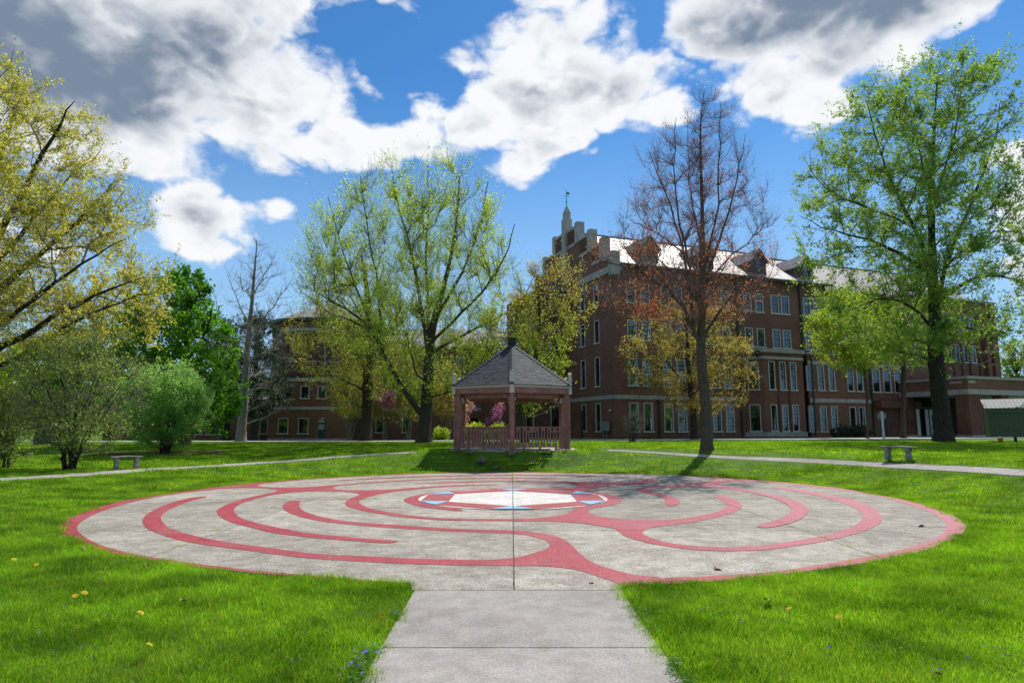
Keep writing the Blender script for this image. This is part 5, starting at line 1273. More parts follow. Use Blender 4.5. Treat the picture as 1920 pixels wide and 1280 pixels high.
# long bare bough reaching left from it
# lime tree and bare tree in front of the far block
b, tk = base_trunk((1626, 821), [(1626, 760), (1624, 720), (1618, 680), (1605, 640), (1596, 590)], 50.0, [.09, .08, .075, .07, .05, .03])
grow('small_maple', 'lime green young tree hiding the wall beyond the last dormer', b, tk, [limb([(1622, 700), (1580, 660), (1550, 630)], 50, .06, .02, -1), limb([(1622, 705), (1640, 660), (1655, 620)], 50, .06, .02, 1)],
    Env([(535, 1565, 1625), (565, 1525, 1655), (605, 1505, 1672), (645, 1508, 1678), (675, 1530, 1665), (696, 1570, 1640)], 50.0, 3.4),
    'bark', 'l_lime', seed=41, n2=45, n3=380, n4=9, nl=20000, ls=.14, up=.45, clump=.35, twl=(.3, .7))
b, tk = base_trunk((1693, 821), [(1694, 760), (1694, 700), (1693, 650), (1688, 600)], 52.0, [.20, .19, .17, .13, .07])
grow('shade_tree', 'thin trunked tree with few leaves left of the dark trunk before the portico', b, tk, [limb([(1694, 690), (1665, 640), (1640, 610)], 52, .08, .02, -1), limb([(1694, 680), (1725, 640), (1745, 600)], 52, .08, .02, 1)],
    Env([(560, 1660, 1740), (590, 1635, 1755), (630, 1630, 1760), (670, 1645, 1750), (695, 1670, 1730)], 52.0, 3.2),
    'bark', 'l_small', seed=42, n2=40, n3=260, n4=8, nl=8000, ls=.13, up=.5, twl=(.3, .9))
# tree behind the gazebo
b, tk = base_trunk((984, 830), [(980, 790), (975, 765), (985, 735), (1000, 690), (1010, 640), (1012, 590), (1010, 530)], 36.5, [.27, .24, .22, .19, .16, .13, .09, .04])
grow('shade_tree', 'tree in yellow green leaf standing directly behind the gazebo roof', b, tk, [
    limb([(977, 760), (950, 720), (930, 680), (905, 640)], 36.5, .12, .02, -1.5), limb([(1000, 700), (1035, 660), (1060, 620), (1075, 580)], 36.5, .10, .02, 1),
    limb([(985, 735), (1030, 720), (1060, 700)], 36.5, .07, .02, -1.5), limb([(1000, 690), (980, 620), (970, 550)], 36.5, .10, .02, 2), limb([(1010, 620), (1045, 560), (1060, 510)], 36.5, .07, .02, -1)],
    Env([(470, 1015, 1060), (500, 985, 1100), (540, 935, 1125), (580, 900, 1120), (620, 880, 1095), (660, 868, 1075), (700, 872, 1068), (730, 905, 1058), (760, 965, 1045)], 36.5, 4.0),
    'bark', 'l_lime', seed=51, twm='twig', n2=60, n3=520, n4=10, nl=21000, ls=.085, up=.6, twl=(.3, .8), clump=.45, twup=.4, leaf2='l_yellow', frac2=.35)
# gold green tree on the left, trunk outside the frame
Yg = 22.0
b, tk = base_trunk((-160, 900), [(-155, 840), (-140, 760), (-120, 680), (-100, 600), (-80, 500), (-60, 380), (-40, 250)], Yg, [.62, .55, .50, .44, .36, .26, .16, .06])
grow('shade_tree', 'large tree with gold green flowers reaching in from the left edge', b, tk, [
    limb([(-110, 650), (-20, 560), (70, 480), (150, 410), (215, 350)], Yg, .26, .02, 1.5), limb([(-100, 600), (-20, 470), (50, 350), (110, 240), (140, 190)], Yg, .24, .02, -1.5),
    limb([(-120, 700), (0, 655), (90, 600), (190, 545), (270, 520)], Yg, .22, .02, -1), limb([(-125, 720), (10, 690), (110, 620), (200, 570), (290, 550)], Yg, .16, .02, 2),
    limb([(-90, 560), (-40, 430), (0, 300), (30, 180), (35, 130)], Yg, .20, .02, 2), limb([(-115, 660), (30, 590), (140, 500), (230, 450)], Yg, .16, .02, -2.5), limb([(-95, 590), (30, 450), (120, 340), (190, 280)], Yg, .16, .02, 3),
    limb([(-100, 620), (-200, 480), (-260, 350)], Yg, .20, .02, 1), limb([(-110, 660), (-220, 580), (-300, 520)], Yg, .16, .02, -2), limb([(-80, 500), (-150, 350), (-170, 220)], Yg, .14, .02, 2)],
    Env([(108, -120, 55), (140, -180, 105), (190, -230, 168), (240, -260, 190), (300, -290, 235), (360, -300, 262), (420, -310, 268), (480, -310, 302), (540, -300, 318), (590, -270, 305), (625, -220, 285), (650, -150, 200)], Yg, 5.0),
    'bark_dark', 'l_gold', seed=61, n2=130, n3=1000, n4=14, nl=130000, ls=.064, twig_r=.004, tapk=.75, up=.55, twl=(.3, .85), clump=.6, leafspread=.07)
# full green maple
b, tk = base_trunk((347, 835), [(347, 790), (348, 740), (350, 680), (350, 620), (348, 560)], 35.0, [.30, .27, .25, .20, .13, .05])
grow('green_maple', 'dense bright green maple in full leaf behind the round shrub', b, tk, [limb([(348, 760), (300, 700), (265, 640)], 35, .12, .03, -1.5), limb([(348, 750), (400, 710), (435, 680)], 35, .12, .03, 1.5), limb([(350, 690), (310, 620), (300, 560)], 35, .12, .03, 2), limb([(350, 680), (390, 620), (400, 570)], 35, .11, .03, -2)],
    Env([(498, 300, 352), (520, 275, 378), (560, 250, 405), (610, 240, 425), (660, 232, 440), (710, 235, 452), (750, 250, 455), (785, 280, 440), (805, 320, 410)], 35.0, 3.6),
    'bark_dark', 'l_green', seed=71, n2=80, n3=700, n4=5, nl=42000, ls=.155, up=.45, twl=(.25, .6), clump=.5, shell=2.6)
# shrubs
def shrub(label, px, Y, env, dh, leaf, nl, ls, seed, stems=7, spread=30, n3=300, bark='bark_dark', up=.6, n4=8, group=None, twl=(.2, .5), r=.05, tops=None, name='shrub', clump=.4, shell=1.8, leaf2=None, frac2=0, cat='shrub', twig_r=.005, twm='twig_grey'):
    rng = random.Random(seed); x = at(px[0], px[1], Y)[0]; b = gnd(x, Y); E_ = Env(env, Y, dh)
    zt = E_.z[-1]; z0 = b[2]
    tk = [((b[0], b[1], z0 - .05), r), ((b[0] + .02, b[1], z0 + .3), r * .8), ((b[0], b[1] + .03, z0 + (zt - z0) * .5), r * .5), ((b[0], b[1], z0 + (zt - z0) * .8), r * .2)]
    L = []
    for k in range(stems):
        a = 6.283 * k / stems + rng.uniform(-.3, .3); zz = E_.z[0] + (zt - E_.z[0]) * rng.uniform(.45, .8); xc, hw = E_.at(zz)
        rr_ = rng.uniform(.45, .85); e = (xc + hw * rr_ * math.cos(a), Y + dh * hw / E_.wmax * rr_ * math.sin(a), zz)
        s0 = (b[0] + .14 * math.cos(a), b[1] + .14 * math.sin(a), z0 - .05)
        m1 = tuple(s0[i] + (e[i] - s0[i]) * .45 + (0 if i < 2 else .12 * (zt - z0)) for i in range(3)); m0 = tuple(s0[i] + (m1[i] - s0[i]) * .4 * (.5 if i < 2 else 1.1) for i in range(3))
        L.append(([s0, m0, m1, e], r * rng.uniform(.6, 1), r * .2, False))
    return grow(name, label, b, tk, L, E_, bark, leaf, group, seed, 40, n3, n4, twl, nl, ls, up, shell, clump, cat=cat, leaf2=leaf2, frac2=frac2, twig_r=twig_r, twm=twm)
shrub('large airy multi stemmed shrub with small leaves beside the left bench', (131, 880), 20.65, [(625, 90, 215), (650, 45, 250), (680, 20, 275), (715, 5, 285), (750, 5, 275), (790, 20, 255), (820, 60, 230), (845, 90, 190)], 2.2, 'l_small', 17000, .048, 81, 9, twm='twig_grey', n3=560, n4=11, twl=(.15, .5), r=.075, up=.5, clump=.5, twig_r=.004)
shrub('dense round grey green shrub with dark stems behind the left bench', (310, 850), 28.7, [(676, 285, 332), (690, 255, 360), (715, 232, 380), (750, 224, 392), (785, 228, 390), (810, 246, 372), (828, 270, 350)], 2.0, 'l_grey', 60000, .06, 82, 10, n3=520, n4=5, twl=(.15, .4), r=.07, shell=2.4, clump=.3)
shrub('low leafy bush cut off by the left edge of the picture', (5, 880), 21.5, [(725, -50, 40), (760, -80, 62), (800, -90, 70), (840, -80, 62), (868, -60, 45)], 1.3, 'l_small', 11000, .055, 83, 7, n3=320, r=.04, twl=(.15, .4))
shrub('small leafless rounded shrub in front of the ground floor windows', (1187, 829), 37.4, [(774, 1172, 1206), (784, 1163, 1217), (796, 1164, 1216), (808, 1174, 1204)], .8, 'l_small', 0, .05, 84, 8, n3=160, bark='bark', r=.05, n4=7, twl=(.15, .35))
# bare pale tree
b, tk = base_trunk((452, 828), [(454, 790), (458, 740), (461, 690), (466, 630), (472, 570), (478, 500), (482, 450)], 43.0, [.32, .29, .26, .22, .17, .12, .07, .02])
grow('bare_tree', 'leafless pale barked tree between the green maple and the rotunda building', b, tk, [
    limb([(460, 700), (430, 650), (410, 600), (405, 560)], 43, .08, .015, -1.5), limb([(465, 640), (500, 590), (530, 550), (550, 520)], 43, .08, .015, 1.5), limb([(459, 740), (500, 722), (520, 735), (540, 745)], 43, .06, .01, -1),
    limb([(468, 610), (440, 550), (425, 510)], 43, .07, .01, 2), limb([(473, 560), (505, 500), (520, 470)], 43, .06, .01, -1), limb([(462, 680), (500, 660), (540, 640)], 43, .06, .01, 1), limb([(458, 750), (430, 730), (410, 735)], 43, .05, .01, 1)],
    Env([(438, 465, 500), (465, 440, 525), (510, 415, 548), (560, 400, 560), (620, 405, 562), (680, 415, 560), (730, 430, 550), (770, 470, 530)], 43.0, 3.0),
    'bark_pale', 'l_small', twm='twig_pale', seed=91, n2=50, n3=260, n4=7, nl=0, up=.6, twl=(.3, 1.0), twig_r=.008)
# pines behind
for k, (px, Y, rows, sd) in enumerate([((478, 824), 58, [(575, 470, 500), (620, 440, 530), (680, 425, 545), (740, 430, 550), (780, 450, 530)], 95), ((425, 826), 62, [(592, 405, 432), (640, 390, 450), (700, 385, 460), (760, 390, 460)], 96)]):
    b, tk = base_trunk(px, [(px[0], 760), (px[0] + 2, 680), (px[0] + 4, 610)], Y, [.35, .3, .2, .08])
    grow('pine_tree', ('dark pine standing right behind the leafless pale tree', 'shorter dark pine between the green maple and the leafless tree')[k], b, tk, [], Env(rows, Y, 3.6), 'bark_dark', 'l_dark', seed=sd, n2=60, n3=420, n4=5, nl=17000, ls=.26, up=.25, clump=.7, twl=(.3, .8), aspect=.3)
# row of small multi-stemmed trees in front of the link wing
for k, (x_, Y, rows, lf, sd, lab) in enumerate([
    (655, 56, [(690, 650, 700), (710, 630, 712), (740, 618, 715), (765, 620, 712), (782, 640, 700)], 'l_olive', 101, 'small vase shaped tree in tawny bud, leftmost of the row before the link wing'),
    (722, 57, [(655, 700, 750), (680, 685, 768), (720, 675, 775), (755, 680, 770), (785, 700, 750)], 'l_yellow', 102, 'small tree in tawny bud left of the leaning bough of the central tree'),
    (765, 58, [(640, 740, 800), (670, 725, 815), (710, 720, 815), (750, 725, 805), (785, 740, 790)], 'l_olive', 103, 'small tree in tawny bud partly hidden by the trunk of the central tree'),
    (842, 56, [(680, 815, 862), (700, 805, 872), (730, 800, 875), (765, 805, 872), (785, 820, 862)], 'l_yellow', 104, 'small tree in tawny bud between the central trunk and the gazebo')]):
    shrub(lab, (x_, 824), Y, rows, 2.3, lf, 14000, .075, sd, 6, twm='twig', n3=330, bark='bark_pale', r=.075, twl=(.3, .7), n4=9, name='small_tree', group='row of small budding trees', up=.75, cat='tree', twig_r=.007, clump=.4)
shrub('redbud tree with a spray of magenta blossom behind the row of small trees', (728, 822), 54.8, [(728, 705, 735), (742, 700, 742), (758, 706, 740), (768, 715, 738)], .9, 'l_redbud', 1500, .10, 111, 4, n3=60, r=.04, name='redbud_tree', cat='tree', n4=5)
shrub('redbud with magenta blossom seen through the left opening of the gazebo', (936, 822), 47, [(752, 936, 946), (772, 928, 946), (788, 916, 946), (799, 914, 944)], .9, 'l_redbud', 2600, .085, 112, 5, n3=80, r=.04, name='redbud_tree', cat='tree', n4=6)
shrub('small tree in pale pink blossom at the left post of the gazebo', (868, 824), 50, [(738, 858, 880), (755, 855, 890), (775, 856, 882), (795, 858, 874)], .9, 'l_pink', 2200, .09, 113, 5, n3=90, r=.04, name='blossom_tree', cat='tree', n4=6)
for k, (x_, y_, Y, hw, top, lab) in enumerate([(829, 824, 46, 14, 803, 'clipped round light green bush left of the gazebo'), (889, 826, 44, 20, 795, 'clipped light green bush seen behind the left railing panel'), (934, 826, 44.5, 12, 795, 'clipped light green bush below the magenta redbud')]):
    shrub(lab, (x_, y_), Y, [(top, x_ - hw * .5, x_ + hw * .5), (top + 5, x_ - hw * .9, x_ + hw * .9), (top + 14, x_ - hw, x_ + hw), (y_ - 2, x_ - hw * .9, x_ + hw * .9)], .8, 'l_lime', 5500, .075, 120 + k, 6, n3=110, r=.03, twl=(.1, .25), shell=3.5, name='clipped_bush', group='clipped bushes near the gazebo')
shrub('dark low evergreen bush beside the side door under the portico end', (1600, 819), 55.5, [(798, 1575, 1615), (804, 1560, 1632), (815, 1560, 1635)], .8, 'l_dark', 5000, .10, 126, 5, n3=110, r=.03, twl=(.1, .25), shell=3, name='evergreen_bush')
# trees beyond, at both sides
for k, (x_, Y, rows, lf, sd, lab) in enumerate([
    (200, 52, [(560, 150, 230), (620, 90, 290), (690, 70, 300), (750, 80, 290), (800, 110, 260)], 'l_green', 131, 'dark green tree in the shade behind the airy shrub'),
    (95, 58, [(640, 60, 130), (690, 10, 170), (740, 0, 190), (790, 20, 180)], 'l_small', 132, 'dull green tree far behind the bushes at the left'),
    (-20, 50, [(640, -80, 40), (700, -110, 70), (760, -110, 80), (800, -90, 60)], 'l_lime', 133, 'light green tree far back at the left edge'),
    (1905, 80, [(635, 1885, 1925), (660, 1872, 1950), (700, 1868, 1970), (760, 1875, 1960), (790, 1885, 1950)], 'l_small', 134, 'pale green tree beyond the right end of the brick building')]):
    b, tk = base_trunk((x_, 824), [(x_, 780), (x_ + 2, 740), (x_, 700)], Y, [.3, .27, .22, .1])
    grow('distant_tree', lab, b, tk, [], Env(rows, Y, 4.5), 'bark_dark', lf, seed=sd, n2=60, n3=380, n4=5, nl=15000, ls=.20, up=.5, clump=.5, twl=(.3, .9), shell=2.2)
# far-off wood on the horizon: one mass; unseen rear part added to darken window reflections
rng = np.random.default_rng(7)
n = 60000
n1 = int(n * .42); n2_ = int(n * .18)
xa = np.concatenate([rng.uniform(-330, -30, n1), rng.uniform(75, 320, n2_), rng.uniform(-200, 200, n - n1 - n2_)])
ya = np.concatenate([112 + .10 * np.abs(xa[:n1 + n2_]), -75 - .05 * np.abs(xa[n1 + n2_:])]) + rng.uniform(0, 14, n)
hh = 9 + 3 * np.sin(xa * .11) + 2.2 * np.sin(xa * .31 + 1) + 1.2 * np.sin(xa * .9)
c = np.stack([xa, ya, .3 + hh * rng.uniform(0, 1, n) ** .7], 1)
a = unit(rng.normal(0, 1, (n, 3))); bb_ = unit(np.cross(a, rng.normal(0, 1, (n, 3)))); s_ = rng.uniform(.7, 1.5, n)[:, None] * np.where(ya < 0, 3.2, 1)[:, None]  # leaves behind the camera enlarged to keep sky out of window reflections
V = np.stack([c, c + a * s_ * .5 + bb_ * s_ * .4, c + a * s_, c + a * s_ * .5 - bb_ * s_ * .4], 1).reshape(-1, 3)
fo = bpy.data.objects.new('far_wood', arr_mesh('far_wood', V, np.arange(n * 4).reshape(-1, 4), M['l_small'])); fo['kind'] = 'stuff'; link(fo)

# ================================================================== GRASS
def clumpmesh(name, size, nb, h, wd, seed, bend=.5):
    r = np.random.default_rng(seed)
    x = r.uniform(-size / 2, size / 2, nb); y = r.uniform(-size / 2, size / 2, nb); a = r.uniform(0, 2 * np.pi, nb); hh = h * r.uniform(.5, 1.25, nb)
    tuft = .6 + .5 * np.sin(x * 23 / size + seed) * np.sin(y * 19 / size); hh = hh * tuft
    lean = r.uniform(.1, bend, nb) * hh; ca, sa = np.cos(a), np.sin(a); b_ = r.uniform(0, 2 * np.pi, nb); wx, wy = np.cos(b_) * wd / 2, np.sin(b_) * wd / 2
    z0 = np.full(nb, -.01)
    P0 = np.stack([x - wx, y - wy, z0], 1); P1 = np.stack([x + wx, y + wy, z0], 1)
    P2 = np.stack([x + wx * .8 + ca * lean * .35, y + wy * .8 + sa * lean * .35, hh * .6], 1); P3 = np.stack([x - wx * .8 + ca * lean * .35, y - wy * .8 + sa * lean * .35, hh * .6], 1)
    P4 = np.stack([x + ca * lean, y + sa * lean, hh], 1)
    V = np.stack([P0, P1, P2, P3, P4], 1).reshape(-1, 3); k = np.arange(nb) * 5
    F3 = np.stack([k, k + 1, k + 2, k + 3], 1); me = bpy.data.meshes.new(name)
    F = [tuple(f) for f in F3] + [(q + 3, q + 2, q + 4) for q in k]
    me.from_pydata(V.tolist(), [], F); me.materials.append(M['grass']); me.update()
    o = bpy.data.objects.new(name, me)
    return o
def inpoly(px, py, poly):
    c = np.zeros(len(px), bool); P = np.array(poly)
    for i in range(len(P)):
        x1, y1 = P[i - 1]; x2, y2 = P[i]
        cond = ((y1 > py) != (y2 > py)); xi = (x2 - x1) * (py - y1) / (y2 - y1 + 1e-12) + x1
        c ^= cond & (px < xi)
    return c
def scatter(name, protos, pts, scale, rot=True, seed=0, tilt=.0):
    me = bpy.data.meshes.new(name); me.from_pydata(pts.tolist(), [], []); o = bpy.data.objects.new(name, me)
    r = np.random.default_rng(seed)
    at_ = me.attributes.new('sc', 'FLOAT', 'POINT'); pv = .92 + .20 * np.sin(pts[:, 0] * 1.9 + 1) * np.sin(pts[:, 1] * 2.3) + .13 * np.sin(pts[:, 0] * 5.1) * np.sin(pts[:, 1] * 4.3 + 2); at_.data.foreach_set('value', (scale * pv * r.uniform(.75, 1.2, len(pts))).astype(np.float32))
    at_ = me.attributes.new('rz', 'FLOAT_VECTOR', 'POINT'); v = np.zeros((len(pts), 3), np.float32); v[:, 2] = r.uniform(0, 6.28, len(pts)); v[:, 0] = r.normal(0, tilt, len(pts)); at_.data.foreach_set('vector', v.ravel())
    at_ = me.attributes.new('pi', 'INT', 'POINT'); at_.data.foreach_set('value', r.integers(0, len(protos), len(pts)).astype(np.int32))
    ng = bpy.data.node_groups.new(name, 'GeometryNodeTree'); ng.interface.new_socket('Geometry', in_out='INPUT', socket_type='NodeSocketGeometry'); ng.interface.new_socket('Geometry', in_out='OUTPUT', socket_type='NodeSocketGeometry')
    N = ng.nodes; gi_ = N.new('NodeGroupInput'); go_ = N.new('NodeGroupOutput'); ip = N.new('GeometryNodeInstanceOnPoints'); jn = N.new('GeometryNodeJoinGeometry'); gi2 = N.new('GeometryNodeMeshToPoints')
    for p in protos[::-1]:
        oi = N.new('GeometryNodeObjectInfo'); oi.inputs[0].default_value = p; oi.inputs['As Instance'].default_value = True; ng.links.new(oi.outputs['Geometry'], jn.inputs[0])
    def attr(nm, ty):
        a_ = N.new('GeometryNodeInputNamedAttribute'); a_.data_type = ty; a_.inputs['Name'].default_value = nm; return [q for q in a_.outputs if q.enabled and q.name == 'Attribute'][0]
    ng.links.new(gi_.outputs[0], gi2.inputs[0]); ng.links.new(gi2.outputs[0], ip.inputs['Points']); ng.links.new(jn.outputs[0], ip.inputs['Instance']); ip.inputs['Pick Instance'].default_value = True
    ng.links.new(attr('pi', 'INT'), ip.inputs['Instance Index']); ng.links.new(attr('rz', 'FLOAT_VECTOR'), ip.inputs['Rotation']); ng.links.new(attr('sc', 'FLOAT'), ip.inputs['Scale'])
    ng.links.new(ip.outputs[0], go_.inputs[0])
    md = o.modifiers.new('scatter', 'NODES'); md.node_group = ng; o['kind'] = 'stuff'
    return link(o)
DP = [tuple(p) for p in DISC]
def lawnpts(x0, x1, y0, y1, st, seed, margin=0.0, pathpts=None):
    r = np.random.default_rng(seed)
    X, Yy = np.meshgrid(np.arange(x0, x1, st), np.arange(y0, y1, st)); x = X.ravel() + r.uniform(-.5, .5, X.size) * st; y = Yy.ravel() + r.uniform(-.5, .5, X.size) * st
    vis = np.abs(x) < (y + 1.0) * .86 + 1.0
    s = 1 - margin / 8.8
    cx, cy = .1, 15.3
    ins = inpoly(cx + (x - cx) / (1 + margin / 8.8), cy + (y - cy) / (1 + margin / 8.8), DP)
    walk_ = (x > -.97 - margin) & (x < 1.09 + margin) & (y < 7.3 + margin)
    g_ = np.hypot(x, y - 28.2) < 2.95 + margin
    k = vis & ~ins & ~walk_ & ~g_
    for path, wd in PATHS:
        P = np.array(path)
        for i in range(len(P) - 1):
            a, b_ = P[i], P[i + 1]; ab = b_ - a; t = np.clip(((x - a[0]) * ab[0] + (y - a[1]) * ab[1]) / (ab @ ab), 0, 1)
            k &= np.hypot(x - a[0] - ab[0] * t, y - a[1] - ab[1] * t) > wd / 2 + margin
    x, y = x[k], y[k]
    return np.stack([x, y, H(x, y) - .02], 1)
PATHS = [([(-14.5, 12.5), (-13.5, 16.6), (-12.85, 18), (-12.35, 19.6), (-11.8, 21.5), (-9.35, 24.5), (-6.1, 27.3), (-3.0, 28.3)], .6), ([(12.6, 11), (12.15, 14.8), (12.0, 16.9), (11.2, 19.5), (9.95, 22.15), (7.6, 24.75), (5.2, 26.9), (2.9, 28.0)], .5)]
near = [clumpmesh('grass_tuft', .16, 125, .046 + .009 * k, .0036, 200 + k, 1.1) for k in range(5)]
midp = [clumpmesh('grass_tuft_mid', .40, 150, .065, .008, 210 + k, .7) for k in range(4)]
farp = [clumpmesh('grass_tuft_far', 1.0, 260, .075, .018, 220 + k, .6) for k in range(3)]
scatter('grass_near', near, lawnpts(-9.5, 9.5, 3.2, 10.5, .078, 1, -.035), 1.0, seed=1, tilt=.14)
scatter('grass_middle', midp, lawnpts(-20, 20, 10.0, 21, .20, 2, .10), 1.0, seed=2)
scatter('grass_edge', near, np.vstack([p for p in [lawnpts(-11, 11, 10.5, 26, .15, 3, .0)] if True])[lambda_ := slice(None)], 1.0, seed=3) if False else None
pe_ = lawnpts(-11, 11, 6.8, 25.5, .10, 4, -.07)
rad_ = np.abs(np.hypot(pe_[:, 0] - .1, pe_[:, 1] - 15.3) - 8.85) < .35
scatter('grass_edge', near, pe_[rad_], 1.05, seed=4)
fp = lawnpts(-45, 45, 20.5, 41, .5, 5, .12); scatter('grass_far', farp, fp, 1.0, seed=5)
# tiny violets among the grass: uncountable
vm = leafmat('violet_petals', [(.12, .12, .55), (.20, .18, .65), (.30, .26, .60)], .3)
def flower_proto(name, mat, r, h, n=5, seed=0):
    mb = MB()
    for k in range(n):
        a = 6.283 * k / n; mb.add([(0, 0, h), (r * math.cos(a - .5), r * math.sin(a - .5), h + r * .4), (r * 1.2 * math.cos(a), r * 1.2 * math.sin(a), h + r * .2), (r * math.cos(a + .5), r * math.sin(a + .5), h + r * .4)], [(0, 1, 2, 3)])
    return bpy.data.objects.new(name, mb.mesh(name, mat))
r = np.random.default_rng(77)
vp = flower_proto('violet', vm, .011, .06)
cand = lawnpts(1.2, 11, 3.4, 13, .12, 8, .05); dens = np.clip(.5 + .9 * np.sin(cand[:, 0] * 1.7 + 2) * np.sin(cand[:, 1] * 1.9), 0, 1) * .11
cl_ = cand[r.uniform(0, 1, len(cand)) < dens]
cand2 = lawnpts(-9, -1, 3.6, 8, .12, 9, .05); c2_ = cand2[(r.uniform(0, 1, len(cand2)) < .02)]
c3_ = np.array([(-1.05 + r.normal(0, .04), 4.3 + r.uniform(0, .5), .0) for _ in range(14)])
scatter('violets', [vp], np.vstack([cl_, c2_, c3_]), 1.0, seed=9, tilt=.5)
# clover and broad-leaved weeds along the path edges
wp = []
for k in range(3):
    mb = MB(); rr = random.Random(k)
    for q in range(14):
        a = rr.uniform(0, 6.28); d_ = rr.uniform(0, .05); x, y, z = d_ * math.cos(a), d_ * math.sin(a), rr.uniform(.01, .05); s_ = rr.uniform(.008, .017)
        mb.add([(x, y, z), (x + s_, y + s_ * .3, z + .004), (x + s_ * 1.3, y + s_, z), (x + s_ * .2, y + s_ * 1.1, z + .004)], [(0, 1, 2, 3)])
    wp.append(bpy.data.objects.new('clover', mb.mesh('clover', M['l_green'])))
ed = [(-1.0 + r.normal(0, .035), y, 0) for y in np.r_[r.uniform(4.2, 4.9, 40), r.uniform(5.6, 5.9, 10)]] + [(1.12 + r.normal(0, .03), y, 0) for y in np.r_[r.uniform(4.2, 4.7, 25), r.uniform(5.2, 5.9, 15)]]
scatter('edge_clover', wp, np.array(ed), 1.0, seed=12)
# dandelions one can count
M['dandelion'] = simple('dandelion_yellow', (.75, .50, .01), .6, .08, 60)
M['stem'] = simple('flower_stem', (.10, .17, .04), .6, .1, 20)
dmb = MB(); rr = random.Random(2)
for ring_, (n_, rad, hz_) in enumerate(((12, .020, .0), (10, .014, .006), (7, .008, .010))):
    for k in range(n_):
        a = 6.283 * k / n_ + ring_ * .3
        dmb.add([(.002 * math.cos(a), .002 * math.sin(a), hz_), (rad * math.cos(a - .22), rad * math.sin(a - .22), hz_ + .004), (rad * 1.12 * math.cos(a), rad * 1.12 * math.sin(a), hz_ + .003), (rad * math.cos(a + .22), rad * math.sin(a + .22), hz_ + .004)], [(0, 1, 2, 3)])
dme = dmb.mesh('flower_head', M['dandelion']); sme = MB().tube([(0, 0, 0), (.003, 0, .04), (0, 0, .082)], .0022, .0018, 5).mesh('stem', M['stem'])
def lawnat(u, v):
    t = Vector(((u - 960) / FPX, _c - (640 - v) / FPX * _s, _s + (640 - v) / FPX * _c)); k = 2.0
    while k < 60:
        p = Vector((0, 0, EYE)) + t * k
        if p.z <= float(H(p.x, p.y)): return (p.x, p.y, float(H(p.x, p.y)))
        k += .01
DAND = [(139, 1128, 'dandelion on the front left lawn, leftmost of a close pair'), (157, 1122, 'dandelion on the front left lawn, right one of a close pair'), (262, 1162, 'bright dandelion alone in the middle of the front left lawn'), (278, 1226, 'dandelion low on the front left lawn near the bottom edge'), (715, 1173, 'dandelion beside the left edge of the concrete path'),
        (1202, 1113, 'dandelion close to the right corner where the path meets the pavement'), (1481, 1154, 'dandelion on the front right lawn, left of a pair'), (1574, 1170, 'dandelion on the front right lawn, right of a pair'), (1594, 1059, 'dandelion at the red rim of the pavement on the right'), (67, 1066, 'faint dandelion on the lawn near the left edge of the pavement')]
far_d = [(322, 914), (330, 916), (228, 932), (572, 889), (585, 892), (600, 891), (1570, 893), (1645, 911), (1706, 903), (25, 1062), (318, 923), (395, 909), (690, 885), (430, 906)]
for k, d_ in enumerate(DAND + [(u, v, None) for u, v in far_d]):
    p = lawnat(d_[0], d_[1] + 6 if d_[2] else d_[1])
    o = empty('dandelion', p, k * .7, d_[2] or ('tiny yellow dandelion in the lawn beyond the upper left rim of the pavement' if d_[0] < 960 else 'tiny yellow dandelion in the lawn beyond the upper right rim of the pavement'), 'dandelion', 'dandelions in the lawn' if d_[2] else ('tiny dandelions beyond the left rim' if d_[0] < 960 else 'tiny dandelions beyond the right rim'))
    s_ = bpy.data.objects.new('stem', sme); link(s_, o); f_ = bpy.data.objects.new('flower_head', dme); f_.location = (0, 0, .08); f_.rotation_euler = (.5, .1, 0); f_.scale = (1.25,) * 3; link(f_, o)
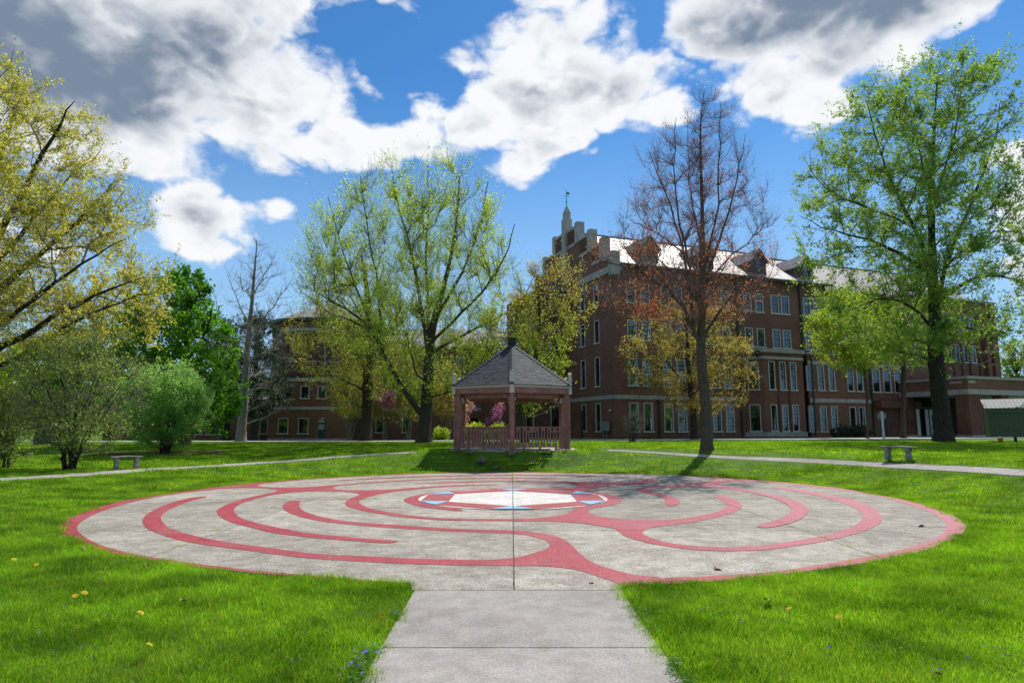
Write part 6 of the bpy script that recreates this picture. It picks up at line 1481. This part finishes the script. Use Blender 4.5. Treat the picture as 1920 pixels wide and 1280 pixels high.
# dead leaves
M['deadleaf'] = simple('dead_leaf', (.30, .19, .10), .8, .2, 30); M['paleleaf'] = simple('bleached_dead_leaf', (.55, .45, .36), .8, .15, 30)
def deadleaf(p, s, rz, mat, label, lift=.0):
    bm = bmesh.new(); n_ = 5; V = []
    out_ = [(0, 0), (.25, .28), (.5, .42), (.8, .25), (1, 0), (.8, -.25), (.5, -.42), (.25, -.28)]
    c = bm.verts.new((.5 * s, 0, .02 * s)); vs = [bm.verts.new((a * s, b_ * s, (.28 * abs(b_) + .14 * math.sin(a * 6)) * s + .002)) for a, b_ in out_]
    for i in range(8): bm.faces.new((c, vs[i], vs[(i + 1) % 8]))
    me = bpy.data.meshes.new('fallen_leaf'); bm.to_mesh(me); bm.free(); me.materials.append(mat)
    o = bpy.data.objects.new('fallen_leaf', me); o.location = (p[0], p[1], p[2] + lift); o.rotation_euler = (.1, .15, rz); link(o); tag(o, label, 'leaf', 'fallen leaves')
z0 = lambda u, v: (lambda t, k: (t[0] * k, t[1] * k, .004))(((u - 960) / FPX, _c - (640 - v) / FPX * _s), -EYE / (_s + (640 - v) / FPX * _c))
deadleaf(z0(1338, 1068), .13, .3, M['deadleaf'], 'brown dead leaf on the concrete right of the entrance, near the rim')
deadleaf(z0(1735, 987), .20, 2.8, M['paleleaf'], 'pale curled dead leaf on the concrete near the far right rim')
deadleaf(z0(1106, 1094), .07, 1.0, M['deadleaf'], 'small brown leaf on the concrete by the right corner of the path')
deadleaf(lawnat(272, 1068), .09, 1.9, M['paleleaf'], 'pale dead leaf standing in the grass below the left rim', .05)
deadleaf(lawnat(335, 1138), .09, 1.2, M['deadleaf'], 'reddish brown dead leaf in the middle of the front left lawn', .05)
deadleaf(lawnat(1442, 1136), .09, 1.4, M['paleleaf'], 'bleached dead leaf upright in the front right lawn', .05)
deadleaf(lawnat(1748, 1274), .09, .4, M['deadleaf'], 'brown dead leaf at the bottom edge of the right lawn', .04)
deadleaf(lawnat(150, 1034), .08, .4, M['deadleaf'], 'dark brown leaf in the grass left of the pavement', .04)
